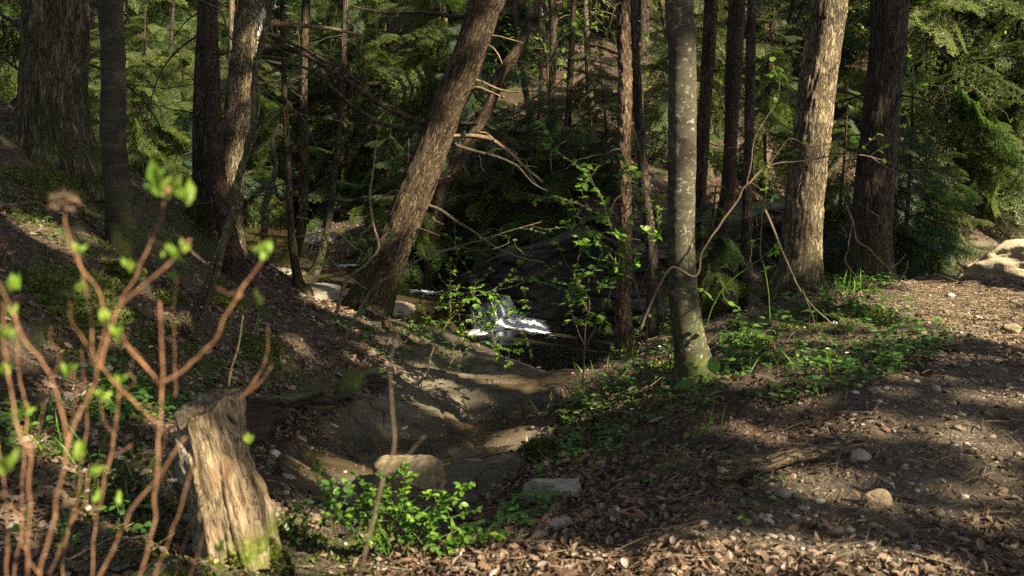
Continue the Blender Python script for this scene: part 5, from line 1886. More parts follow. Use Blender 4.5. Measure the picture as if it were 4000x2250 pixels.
def litter():
    rng = np.random.default_rng(12)
    mb = MB()
    for n, tpl, r0, r1, smin, smax in ((42000, LEAF_OAK, 3.0, 30, .035, .075), (40000, LEAF_BEECH, 3.0, 30, .025, .055), (14000, LEAF_CURLED, 3.0, 20, .025, .05), (30000, CARD, 3.0, 16, .012, .03), (16000, LEAF_OAK, 3.6, 12, .065, .11)):
        xy = sample_floor(n, 31, r0, r1, rng, .85)
        rock, path, moss = masks(xy)
        z = terrain(xy)
        dens = 1 - .955 * rock - .84 * path - .55 * moss
        clump = fbm(np.c_[xy, np.zeros(len(xy))], 1.1, 3, 77)
        dens = dens * np.clip(.62 + .9 * clump, .12, 1)
        near = sstep(4.6, 4.1, np.hypot(xy[:, 0], xy[:, 1])) * (xy[:, 0] > -.3)      # drift of leaves along the near edge of the bank
        dens = np.maximum(dens, near * .9)
        if smax > .1:
            dens = dens * np.where(xy[:, 0] < -.9, .75, .12)
        keep = (rng.random(len(xy)) < dens) & ~underwater(xy, z) & ~((seg_dist(xy, WET_PATH) < .22) & (rng.random(len(xy)) < .8))
        xy, z = xy[keep], z[keep]
        nn = normals(xy)
        m = len(xy)
        tilt = unit(nn + .30 * rng.standard_normal((m, 3)))
        az = rng.random(m) * 6.283
        X = np.c_[np.cos(az), np.sin(az), .0 * az] + .25 * rng.standard_normal((m, 3)) * [0, 0, 1]
        X = X - tilt * (X * tilt).sum(1, keepdims=True)
        sc = smin + (smax - smin) * rng.random(m)
        dist = np.hypot(xy[:, 0], xy[:, 1])
        sc = sc * (1 + .35 * sstep(9, 20, dist))
        pos = np.c_[xy, z + .006 + .018 * rng.random(m)]
        S = np.c_[sc, sc * (.8 + .5 * rng.random(m)), sc * (.5 + 1.1 * rng.random(m))]
        instance(mb, tpl, pos, X, tilt, S, np.clip(rng.normal(.52, .28, m), 0, 1))
    o = obj("leaf_litter", mb, MAT['dead_leaf'], smooth=False)
    tag(o, "brown fallen leaves carpeting the banks and the trail edges", "leaf litter", None, "stuff")
    # fallen twigs, bark strips and needles
    mb = MB()
    n = 9000
    xy = sample_floor(n, 31, 3.0, 18, rng, .8)
    rock, path, moss = masks(xy)
    z = terrain(xy)
    keep = (rng.random(n) < 1 - .9 * rock - .35 * moss) & ~underwater(xy, z)
    xy, z = xy[keep], z[keep]
    m = len(xy)
    nn = normals(xy)
    az = rng.random(m) * 6.283
    X = np.c_[np.cos(az), np.sin(az), 0 * az]
    X = unit(X - nn * (X * nn).sum(1, keepdims=True) + nn * .12 * rng.standard_normal((m, 1)))
    stick = (np.array([(0, .5, 0), (0, -.25, .43), (0, -.25, -.43), (.5, .45, .5), (.5, -.3, .9), (.5, -.3, .1), (1, .25, 0), (1, -.12, .2), (1, -.12, -.2)], float),
             np.array([(0, 1, 4), (0, 4, 3), (1, 2, 5), (1, 5, 4), (2, 0, 3), (2, 3, 5), (3, 4, 7), (3, 7, 6), (4, 5, 8), (4, 8, 7), (5, 3, 6), (5, 6, 8)]))
    L = .05 + .22 * rng.random(m) ** 2
    th = .003 + .007 * rng.random(m) ** 2
    instance(mb, stick, np.c_[xy, z + .008 + .012 * rng.random(m)], X, nn, np.c_[L, th, th], rng.random(m))
    o = obj("fallen_twigs", mb, MAT['twig'], smooth=False)
    tag(o, "small fallen twigs and bark strips strewn over the ground", "twigs", None, "stuff")
    mb = MB()
    n = 26000
    xy = np.c_[2.4 + 5.5 * rng.random(n), 7.0 + 4.3 * rng.random(n)]
    rock, path, moss = masks(xy)
    keep = rng.random(n) < path * (.35 + .65 * sstep(7.2, 8.6, xy[:, 1])) * np.clip(.6 + fbm(np.c_[xy, np.zeros(n)], 1.6, 2, 6), .1, 1)
    xy = xy[keep]
    m = len(xy)
    z = terrain(xy)
    nn = normals(xy)
    az = rng.random(m) * 6.283
    X = np.c_[np.cos(az), np.sin(az), .08 * rng.standard_normal(m)]
    L = .03 + .07 * rng.random(m) ** 2
    th = .0025 + .004 * rng.random(m)
    instance(mb, stick, np.c_[xy, z + .006 + .01 * rng.random(m)], X, nn, np.c_[L, th * 1.6, th], rng.random(m))
    o = obj("dry_needles", mb, MAT['dead_wood'], smooth=False)
    tag(o, "pale dry needles and straw covering the sunny upper trail", "dry needles", None, "stuff")
    # grit and pebbles on the trodden ground and in the gully
    mb = MB()
    Vp, Fp = ICO2
    n = 12000
    xy = sample_floor(n, 31, 3.0, 13, rng, .85)
    rock, path, moss = masks(xy)
    wd = seg_dist(xy, WET_PATH[:6])
    z = terrain(xy)
    keep = rng.random(n) < np.maximum(path * .85, np.maximum(.9 * sstep(.7, .2, wd), .06)) * (1 - .8 * rock)
    xy, z = xy[keep], z[keep]
    m = len(xy)
    Vq = ico(1)
    Wq = Vq[0] * (1 + .2 * noise(Vq[0], 1.7, 3)[:, None])
    sc = .007 + .017 * rng.random(m) ** 3 + .02 * (rng.random(m) > .975)
    S = np.c_[sc * (1 + .6 * rng.random(m)), sc, sc * (.45 + .3 * rng.random(m))]
    az = rng.random(m) * 6.283
    instance(mb, (Wq, Vq[1]), np.c_[xy, z + S[:, 2] * .4], np.c_[np.cos(az), np.sin(az), 0 * az], np.tile(UP, (m, 1)) + .2 * rng.standard_normal((m, 3)), S, rng.random(m))
    M = Mat("pebble_stone")
    r = M.attr("rnd").outputs['Fac']
    nz = M.noise(M.objco(), 60.0, 3.0)
    M.done(M.pbr(M.mix(M.ramp(nz, [(.3, 0.0), (.7, .5)]), M.ramp(r, [(0, (.09, .07, .05)), (.5, (.15, .12, .085)), (.85, (.25, .22, .18)), (1, (.42, .40, .36))]), (.08, .06, .04)), .75, None, .3))
    MAT['pebble'] = M.m
    o = obj("pebbles", mb, MAT['pebble'])
    tag(o, "pebbles and grit scattered on the trail and in the gully bed", "pebbles", None, "stuff")


litter()


def moss_tufts():
    rng = np.random.default_rng(31)
    mb = MB()
    n = 150000
    xy = sample_floor(n, 31, 3.5, 13, rng, .9)
    rock, path, moss = masks(xy)
    p3 = np.c_[xy, np.zeros(n)]
    keep = (moss * sstep(-.1, .25, fbm(p3, 5.0, 3, 15)) > .35 + .4 * rng.random(n)) & (rock < .4)
    xy = xy[keep]
    m = len(xy)
    z = terrain(xy)
    X = unit(normals(xy) + .5 * rng.standard_normal((m, 3)))
    instance(mb, CARD, np.c_[xy, z - .004], X, rng.standard_normal((m, 3)), .018 + .02 * rng.random(m), rng.random(m))
    M = leaf_mat("moss_tufts", [(0, (.025, .035, .006)), (.6, (.06, .075, .010)), (1, (.12, .125, .018))], .2)
    o = obj("moss", mb, M, smooth=False)
    tag(o, "low olive-green moss growing on the left bank and the mounds", "moss", None, "stuff")


moss_tufts()


def moss_cushion(px, py, sx, sy, sz, seed, label):
    c = hit(px, py)
    rng = np.random.default_rng(seed)
    W, F = boulder_mesh((sx, sy, sz), seed, .1, ICO4, .22)
    nrm = unit(W / np.array([sx, sy, sz]) ** 2)
    t = thing("moss_cushion", label, "moss", c, "moss cushions on the banks")
    obj("mound", MB().add(W - [0, 0, sz * .25], F), MAT['moss'], t)
    k = int(9000 * min(1, sx * 2.2))
    fi = rng.integers(0, len(F), k)
    w = rng.dirichlet((1, 1, 1), k)
    p = (W[F[fi]] * w[..., None]).sum(1)
    nn = unit((nrm[F[fi]] * w[..., None]).sum(1))
    ok = nn[:, 2] > -.1
    p, nn = p[ok] - [0, 0, sz * .25], nn[ok]
    mb = MB()
    instance(mb, CARD, p - nn * .004, unit(nn + .6 * rng.standard_normal(p.shape)), rng.standard_normal(p.shape), .014 + .014 * rng.random(len(p)), rng.random(len(p)))
    obj("moss_pile", mb, bpy.data.materials["moss_tufts"], t, smooth=False)


for k_, (a, b, sx_, sy_, sz_, lab_) in enumerate([
        (42, 288, .42, .30, .16, "large mossy hump on the left bank below the massive oak"), (72, 312, .30, .22, .12, "green moss hump behind the left ends of the orange stems"),
        (24, 182, .40, .30, .14, "moss hump against the massive oak's left root"), (112, 272, .22, .18, .10, "moss clump at the smooth dark trunk's foot"),
        (217, 306, .24, .16, .10, "moss clump beside the leaning grey-stemmed sapling's foot"), (248, 352, .26, .18, .13, "moss clump above the undercut left bank"), (160, 300, .2, .16, .09, "small moss clump left of the rotten grey log"),
        (852, 318, .34, .24, .13, "moss hump among the herbs at the top of the right mound"), (755, 346, .26, .20, .11, "rounded moss hump right of the lichen-spotted trunk"), (668, 372, .20, .16, .10, "moss clump just left of the lichen-spotted trunk's foot"),
        (548, 452, .16, .12, .10, "moss clump at the right bank's edge above the grey rock"), (578, 415, .16, .12, .09, "moss clump on the right bank near the pool's rim")]):
    moss_cushion(a, b, sx_, sy_, sz_, 700 + k_, lab_)

# ================================================================== SHRUBS, SAPLINGS AND PLANTS
def px_line(pts, Y):
    return np.array([P(p[0], p[1], Y + (p[2] if len(p) > 2 else 0.0)) for p in pts])


def wander(c, amp, seed):
    n = len(c)
    q = np.arange(n) * .09
    w = np.stack([fbm(np.c_[q, np.full(n, seed * 1.7), np.full(n, k * 9.1)], 1.0, 3, seed + k) for k in range(3)], -1)
    return c + amp * w * np.sin(np.linspace(0, 1, n) * 3.1416)[:, None]


def leafy(name, label, cat, stems, Y, mat_stem, mat_leaf, tpl, leaf=(.03, .05), n_side=5, side=(.12, .35), lv=5, seed=0, group=None,
          pair=True, up=.25, base=None, on_main=.5, segs=6, leaf_from=.35, droop=.0, twig_r=.0016, sway=.02, flat=.35):
    """stems: list of (pixel line, width px at foot, width px at tip)"""
    rng = np.random.default_rng(seed + 500)
    first = px_line([stems[0][0][0]], Y)[0]
    b = np.array(first if base is None else base)
    t = thing(name, label, cat, b, group)
    ms, ml = MB(), MB()
    LP, LX, LN, LS = [], [], [], []

    def put(p, d):
        nrm = unit(np.array([0, 0, 1]) + flat * rng.standard_normal(3))
        k = 2 if pair else 1
        sd = unit(np.cross(UP, d) + 1e-6)
        for q in range(k):
            s = (1 if q else -1) if pair else rng.choice([-1, 1])
            x = unit(d * .5 + s * sd * .9 + .3 * rng.standard_normal(3) + [0, 0, -droop])
            LP.append(p); LX.append(x); LN.append(nrm); LS.append((leaf[0] + (leaf[1] - leaf[0]) * rng.random()) * (.6 + .55 * rng.random() ** .5))

    for si, (line, w0, w1) in enumerate(stems):
        W = px_line(line, Y)
        ln = np.linalg.norm(np.diff(W, axis=0), axis=1).sum()
        n = max(10, int(ln / .025))
        c = wander(catmull(W, n), sway, seed + si)
        r = np.linspace(w0, w1, n) * Y / F_PX / 2
        add_tube(ms, c, r, segs, rng.random())
        tg = unit(np.gradient(c, axis=0))
        for k in range(int(n_side * ln + .5)):
            i = int(n * (leaf_from + (1 - leaf_from) * rng.random()))
            i = min(i, n - 1)
            d = unit(tg[i] * .6 + .9 * rng.standard_normal(3) * [1, .8, .7] + [0, 0, up])
            L = side[0] + (side[1] - side[0]) * rng.random()
            q = [c[i]]
            for s in range(6):
                d = unit(d + .22 * rng.standard_normal(3) + [0, 0, -.05])
                q.append(q[-1] + d * L / 6)
            q = catmull(q, 12)
            add_tube(ms, q, np.linspace(max(twig_r, r[i] * .45), .0009, 12), 4, rng.random(), None, False)
            for s in range(lv):
                j = min(11, int(12 * (.35 + .65 * (s + rng.random() * .6) / lv)))
                put(q[j], unit(q[j] - q[j - 1]))
        for s in range(int(lv * on_main * max(1, ln * 2))):
            i = min(n - 1, int(n * (leaf_from + (1 - leaf_from) * rng.random())))
            put(c[i], tg[i])
        if lv:
            put(c[-1], tg[-1])
    obj("stems", ms, MAT[mat_stem], t, world=True)
    if LP:
        instance(ml, tpl, np.array(LP), np.array(LX), np.array(LN), np.array(LS), rng.random(len(LP)))
        obj("leaves", ml, MAT[mat_leaf], t, world=True)
    return t


leafy("viburnum_shrub", "open pale-leaved shrub arching in front of the waterfall", "shrub",
      [([(426, 378), (432, 356), (438, 339), (448, 317), (451, 283), (450, 262)], 1.9, .7),
       ([(448, 366), (464, 345), (486, 333), (491, 328), (495, 345), (497, 357)], 1.5, .5),
       ([(438, 339), (455, 312), (472, 298), (488, 292), (504, 282), (524, 278), (553, 285)], 1.2, .5),
       ([(448, 317), (471, 294), (484, 295), (504, 303), (523, 315)], 1.1, .5),
       ([(440, 372), (461, 331), (471, 321), (478, 315), (496, 317)], 1.1, .5),
       ([(410, 374), (420, 345), (424, 318), (421, 300)], 1.2, .5),
       ([(464, 345), (482, 350), (498, 348), (515, 352)], 1.0, .5)],
      8.6, 'twig', 'spring', LEAF_OVATE, (.030, .055), 9.0, (.12, .44), 5, 1, on_main=3.0, sway=.03, flat=.45)
leafy("viburnum_shrub", "low sparse shrub on the litter below the leaning trunk", "shrub",
      [([(345, 345), (352, 325), (362, 312)], 1.2, .5), ([(384, 352), (390, 330), (385, 312)], 1.2, .5), ([(400, 350), (412, 326), (418, 308)], 1.2, .5), ([(365, 350), (372, 335), (381, 322)], 1.0, .5)],
      8.8, 'twig', 'shrub_leaf', LEAF_OVATE, (.035, .06), 3.5, (.10, .28), 3, 2, on_main=1.2)
leafy("maple_sapling", "thin sapling with pointed lobed leaves left of the slender orange-barked trunk", "sapling",
      [([(583, 386), (585, 336), (589, 305), (583, 290), (568, 266), (556, 240)], 2.0, .6), ([(587, 312), (575, 285), (577, 262), (586, 244)], 1.2, .5), ([(584, 345), (572, 322), (565, 300), (570, 285)], 1.0, .5),
       ([(585, 350), (597, 325), (606, 305), (612, 286)], 1.0, .5)],
      7.8, 'twig', 'spring', LEAF_MAPLE, (.055, .09), 4.0, (.12, .34), 3, 3, on_main=1.3, up=.15, droop=.25, flat=.3)
leafy("viburnum_shrub", "tall leafy shrub in front of the slender orange-barked trunk's middle", "shrub",
      [([(642, 382), (647, 331), (643, 305), (629, 252), (613, 225), (600, 195), (580, 168), (556, 152)], 2.2, .6), ([(629, 252), (640, 215), (634, 180), (622, 160)], 1.2, .5), ([(613, 225), (598, 215), (575, 205), (560, 200)], 1.1, .5),
       ([(640, 290), (652, 250), (655, 215), (648, 190)], 1.2, .5), ([(643, 305), (612, 262), (590, 232), (570, 222)], 1.1, .5)],
      7.4, 'twig', 'spring', LEAF_OVATE, (.04, .07), 8.0, (.12, .42), 5, 4, on_main=1.4, flat=.4)
leafy("viburnum_shrub", "leafy shrub crowding the gap between the orange-barked and lichen-spotted trunks", "shrub",
      [([(648, 380), (655, 350), (662, 320), (668, 300)], 1.6, .5), ([(640, 376), (632, 352), (640, 330), (650, 318)], 1.2, .5), ([(664, 372), (670, 345), (672, 325)], 1.2, .5)],
      7.9, 'twig', 'shrub_leaf', LEAF_OVATE, (.04, .07), 5.5, (.12, .32), 4, 5, on_main=1.6)
leafy("arching_sapling", "slender grey sapling arching right across the sunlit oak, few fresh leaves", "sapling",
      [([(640, 330), (655, 295), (672, 268), (695, 275), (702, 248), (722, 222), (745, 190), (765, 168), (800, 158), (840, 157), (872, 158), (905, 170), (930, 186)], 3.0, 1.0),
       ([(872, 158), (900, 175), (912, 190), (922, 205)], 1.3, .5), ([(905, 170), (935, 174), (955, 186)], 1.2, .5), ([(745, 190), (760, 130), (778, 92), (772, 62)], 1.4, .5),
       ([(765, 168), (790, 140), (815, 148), (850, 140)], 1.0, .4)],
      7.0, 'twig', 'spring', LEAF_OVATE, (.035, .06), 1.5, (.10, .26), 3, 6, on_main=.45, leaf_from=.5)
leafy("bare_sapling", "thin leaning grey-stemmed sapling crossing the pale furrowed trunk", "sapling",
      [([(192, 334), (211, 288), (223, 239), (237, 189), (250, 131), (254, 84), (260, 50), (270, 8), (277, -40)], 8.0, 5.5),
       ([(196, 330), (203, 288), (231, 215), (248, 155), (260, 103), (256, 76), (244, 54), (229, 34), (221, 12), (196, -2)], 4.0, 1.6),
       ([(248, 155), (262, 128), (283, 109), (310, 116), (341, 121)], 1.8, .8), ([(283, 109), (268, 93), (258, 84)], 1.6, .9), ([(237, 189), (215, 200), (190, 205)], 1.2, .6)],
      7.9, 'bark_lichen', 'spring', LEAF_SMALL, (.02, .03), 1.1, (.2, .5), 0, 7, on_main=0, segs=14)
leafy("beech_sapling", "pale-twigged sapling arching right from beneath the leaning trunk", "sapling",
      [([(344, 340), (355, 318), (369, 291), (389, 277), (405, 268), (425, 256), (458, 246), (490, 236), (541, 222)], 3.6, .8),
       ([(369, 291), (343, 271), (330, 250), (324, 234), (315, 222), (298, 217)], 1.8, .7), ([(389, 277), (400, 250), (410, 236), (440, 225)], 1.2, .5), ([(330, 250), (345, 235), (352, 222)], 1.0, .5),
       ([(458, 246), (490, 250), (515, 240)], 1.0, .5), ([(343, 271), (345, 250), (362, 232)], 1.0, .5)],
      8.2, 'twig', 'spring', LEAF_OVATE, (.028, .045), 6.0, (.12, .40), 3, 8, on_main=.6, leaf_from=.25)
leafy("dead_sapling", "crooked tan dead stem curving beside the leaning trunk's lower left", "sapling",
      [([(337, 312), (342, 295), (349, 278), (364, 265), (378, 247), (374, 226), (370, 200), (373, 175), (376, 140)], 3.6, 1.8), ([(374, 228), (362, 232), (361, 245)], 1.2, .7), ([(370, 205), (395, 190), (410, 196)], 1.2, .6)],
      10.4, 'dead_wood', 'spring', LEAF_SMALL, (.02, .03), 1.5, (.2, .5), 0, 9, on_main=0, segs=10)
leafy("broken_stick", "dark broken stick slanting down to the ground before the sunlit oak", "stick",
      [([(765, 210), (778, 240), (791, 270), (806, 298), (832, 324)], 3.0, 1.4), ([(803, 290), (810, 310), (820, 338)], 1.6, .8)],
      7.9, 'twig', 'spring', LEAF_SMALL, (.02, .03), .5, (.1, .2), 0, 10, on_main=0, segs=8, sway=.01)
leafy("trailing_vine", "thin tan twig zigzagging down across the thick dark trunk's foot", "vine",
      [([(846, 205), (853, 222), (857, 240), (870, 250), (888, 268), (896, 278), (910, 289), (925, 291)], 1.8, 1.0), ([(852, 224), (848, 250), (846, 262), (860, 280), (875, 291), (890, 300)], 1.6, .8),
       ([(888, 268), (900, 262), (906, 254)], 1.1, .6), ([(893, 275), (888, 285), (880, 292)], 1.1, .6), ([(898, 282), (906, 272), (908, 260)], 1.1, .6)],
      9.6, 'dead_wood', 'spring', LEAF_SMALL, (.02, .03), .6, (.08, .2), 0, 11, on_main=0, segs=8, sway=.012)
leafy("green_briar", "green arching briar cane right of the lichen-spotted trunk", "briar",
      [([(706, 330), (716, 300), (735, 277), (755, 262), (775, 247)], 1.6, .8), ([(722, 291), (728, 300), (736, 306)], 1.0, .6), ([(716, 303), (708, 296), (703, 290)], 1.0, .6), ([(770, 320), (768, 280), (760, 240), (766, 190)], 1.0, .6)],
      6.9, 'spring', 'spring', LEAF_OVATE, (.04, .06), 1.0, (.06, .14), 2, 12, on_main=.5, sway=.02)
leafy("red_oak_seedling", "broad-leaved seedling at the lichen-spotted trunk's foot", "seedling",
      [([(700, 398), (694, 380), (690, 367)], 1.2, .7), ([(700, 398), (697, 392), (690, 388)], 1.0, .6), ([(705, 398), (712, 382), (716, 375)], 1.0, .6), ([(702, 400), (716, 392), (722, 386)], 1.0, .6)],
      6.5, 'spring', 'herb', LEAF_OVATE, (.09, .13), 0, (.05, .1), 1, 13, on_main=.3, leaf_from=.8, flat=.25)
for k, (x, y, s, lab) in enumerate([(612, 352, 21, "grassy seedling on the mossy bank at the slender orange-barked trunk's foot"), (722, 300, 22, "upright seedling with paired leaves beside the green briar cane"),
                                    (510, 268, 23, "twiggy budding sapling against the black ledge right of the waterfall")]):
    pass

# the green leafy plant at bottom centre
rngp = np.random.default_rng(88)
st = []
for k in range(17):
    x0 = 385 + rngp.normal(0, 26)
    y0 = 556 + rngp.normal(0, 9)
    x1 = x0 + rngp.normal(0, 46)
    y1 = y0 - 30 - 62 * rngp.random()
    st.append(([(x0, y0), ((x0 + x1) / 2 - 4, (y0 + y1) / 2 - 8), (x1, y1)], 1.5, .8))
leafy("rue_plant", "bright green many-leaved plant in the gully at bottom centre", "plant", st, 4.55, 'herb', 'spring', LEAF_OVATE, (.026, .042), 9, (.06, .17), 4, 14, on_main=2.0, leaf_from=.35, flat=.45, sway=.01,
      base=hit(388, 566))
leafy("rue_plant", "small bright green plant right of the boulder at bottom centre", "plant",
      [([(455, 560), (462, 545), (470, 530)], 1.4, .7), ([(458, 560), (450, 545), (452, 528)], 1.4, .7), ([(462, 558), (475, 548), (484, 537)], 1.2, .7), ([(454, 562), (440, 552), (430, 545)], 1.2, .7)],
      4.5, 'herb', 'spring', LEAF_OVATE, (.03, .05), 9, (.06, .16), 4, 15, on_main=2.0, leaf_from=.3, sway=.01, base=hit(458, 564))
leafy("rue_plant", "dark green plant spreading beside the mossy stump's right side", "plant",
      [([(300, 545), (305, 520), (318, 500)], 1.3, .7), ([(310, 540), (325, 520), (340, 506)], 1.3, .7), ([(322, 520), (330, 500), (345, 484)], 1.2, .7), ([(300, 548), (290, 530), (296, 515)], 1.2, .7)],
      4.7, 'herb', 'herb', LEAF_OVATE, (.03, .05), 8, (.06, .16), 4, 16, on_main=1.6, leaf_from=.3, sway=.01, base=hit(306, 552))


# ------------------------------------------------------------------ ground herbs
def herbs():
    rng = np.random.default_rng(64)
    regions = [  # pixel polygon, count, height, leaf size
        ([(720, 335), (800, 308), (880, 300), (945, 335), (958, 352), (900, 385), (840, 402), (770, 405), (725, 380)], 480, (.04, .16), (.035, .075)),
        ([(540, 440), (600, 380), (690, 345), (720, 400), (690, 440), (600, 470), (545, 475)], 260, (.03, .12), (.03, .06)),
        ([(610, 362), (680, 330), (700, 350), (660, 380)], 90, (.04, .14), (.03, .055)),
        ([(0, 380), (80, 370), (170, 400), (225, 425), (120, 440), (0, 450)], 210, (.04, .14), (.03, .06)),
        ([(0, 450), (110, 450), (200, 470), (240, 520), (120, 560), (0, 560)], 90, (.04, .12), (.03, .05)),
        ([(170, 320), (240, 350), (280, 400), (200, 400)], 80, (.03, .10), (.025, .045)),
        ([(400, 320), (460, 345), (480, 380), (430, 372), (395, 345)], 130, (.04, .14), (.025, .05)),
        ([(320, 320), (390, 330), (420, 360), (340, 370)], 70, (.03, .10), (.025, .045)),
        ([(250, 540), (330, 530), (480, 540), (520, 500), (545, 480), (560, 510), (500, 560), (330, 575)], 130, (.03, .12), (.03, .055)),
        ([(0, 210), (60, 220), (110, 260), (40, 300), (0, 290)], 60, (.03, .10), (.025, .05)),
        ([(820, 520), (700, 560), (620, 470), (750, 440)], 30, (.02, .08), (.03, .05)),
        ([(850, 285), (900, 284), (890, 300), (820, 300)], 60, (.04, .14), (.03, .05)),
    ]
    ms, ml, mg, mw = MB(), MB(), MB(), MB()
    LP, LX, LN, LS = [], [], [], []
    for poly, n, hh, ls in regions:
        W = [tuple(hit_base(a, b, terrain_base)[:2]) for a, b in poly]
        W = np.array(W)
        lo, hi = W.min(0), W.max(0)
        c = np.array([lo + (hi - lo) * rng.random(2) for _ in range(n * 6)])
        c = c[in_poly(c, [tuple(w) for w in W])]
        cl = fbm(np.c_[c, np.zeros(len(c))], 1.7, 2, 5)
        c = c[(cl + .35 * rng.standard_normal(len(c))) > -.05][:n]
        z = terrain(c)
        for (x, y), zz in zip(c, z):
            h = hh[0] + (hh[1] - hh[0]) * rng.random() ** 1.5
            top = np.array([x + rng.normal(0, .25) * h, y + rng.normal(0, .25) * h, zz + h])
            b = np.array([x, y, zz - .01])
            add_tube(ms, np.array([b, (b + top) / 2 + rng.normal(0, .008, 3), top]), np.array([.0018, .0014, .001]), 4, .5, None, False)
            k = int(2 + 4 * rng.random())
            a0 = rng.random() * 6.283
            sz = ls[0] + (ls[1] - ls[0]) * rng.random()
            for q in range(k):
                a = a0 + q * 2.4
                f = 1 - .45 * (q // 2) * rng.random()
                LP.append(b + (top - b) * f)
                LX.append([math.cos(a), math.sin(a), .25 - .4 * rng.random()])
                LN.append(unit(np.array([0, 0, 1]) + .3 * rng.standard_normal(3)))
                LS.append(sz * (.6 + .5 * rng.random()))
    instance(ml, LEAF_OVATE, np.array(LP), np.array(LX), np.array(LN), np.array(LS), rng.random(len(LP)))
    LPa = np.array(LP)
    ml2 = ml
    V, R, B, T, Q = ml2.arrays()
    both = MB()
    both.add(V, T, R)
    SV, SR, SB, ST, SQ = ms.arrays()
    both.add(SV, SQ, SR)
    o = obj("ground_herbs", both, MAT['herb'])
    tag(o, "low green wildflower leaves scattered over the mounds and banks", "herbs", None, "stuff")
    # small white and violet flowers
    pet = MB()
    idx = rng.choice(len(LPa), 60, replace=False)
    idx = idx[LPa[idx][:, 0] > .2][:34]
    for i in idx:
        c = LPa[i] + [rng.normal(0, .02), rng.normal(0, .02), .03]
        a = np.arange(5) / 5 * 6.283 + rng.random()
        n = unit(np.array([rng.normal(0, .4), -.5, 1]))
        instance(pet, LEAF_SMALL, np.repeat(c[None], 5, 0), np.c_[np.cos(a), np.sin(a), .15 + 0 * a], np.repeat(n[None], 5, 0), .013, float(rng.random() > .65))
    M = Mat("flower_petals")
    M.done(M.pbr(M.ramp(M.attr("rnd").outputs['Fac'], [(0.4, (.72, .72, .76)), (.6, (.30, .26, .62))]), .6, None, .2))
    o = obj("spring_flowers", pet, M.m, smooth=False)
    tag(o, "tiny white and violet flowers dotted among the ground herbs", "flowers", None, "stuff")
    # grass blades
    gb = MB()
    for (a, b, n, sp) in [(845, 293, 26, .12), (735, 300, 10, .08), (770, 372, 12, .15), (600, 385, 10, .12), (560, 410, 12, .1), (700, 440, 8, .08), (100, 470, 14, .15), (240, 340, 10, .1), (775, 395, 10, .12)]:
        c = hit(a, b)
        for q in range(n):
            x, y = c[0] + rng.normal(0, sp), c[1] + rng.normal(0, sp)
            instance(gb, LEAF_LONG, np.array([[x, y, gz(x, y) - .01]]), np.array([[rng.normal(0, .5), rng.normal(0, .5), 1]]), rng.standard_normal((1, 3)), np.array([[.14 + .12 * rng.random(), .035, .12]]), rng.random())
    o = obj("grass_blades", gb, MAT['spring'])
    tag(o, "thin fresh grass blades sprouting along the bank", "grass", None, "stuff")


herbs()

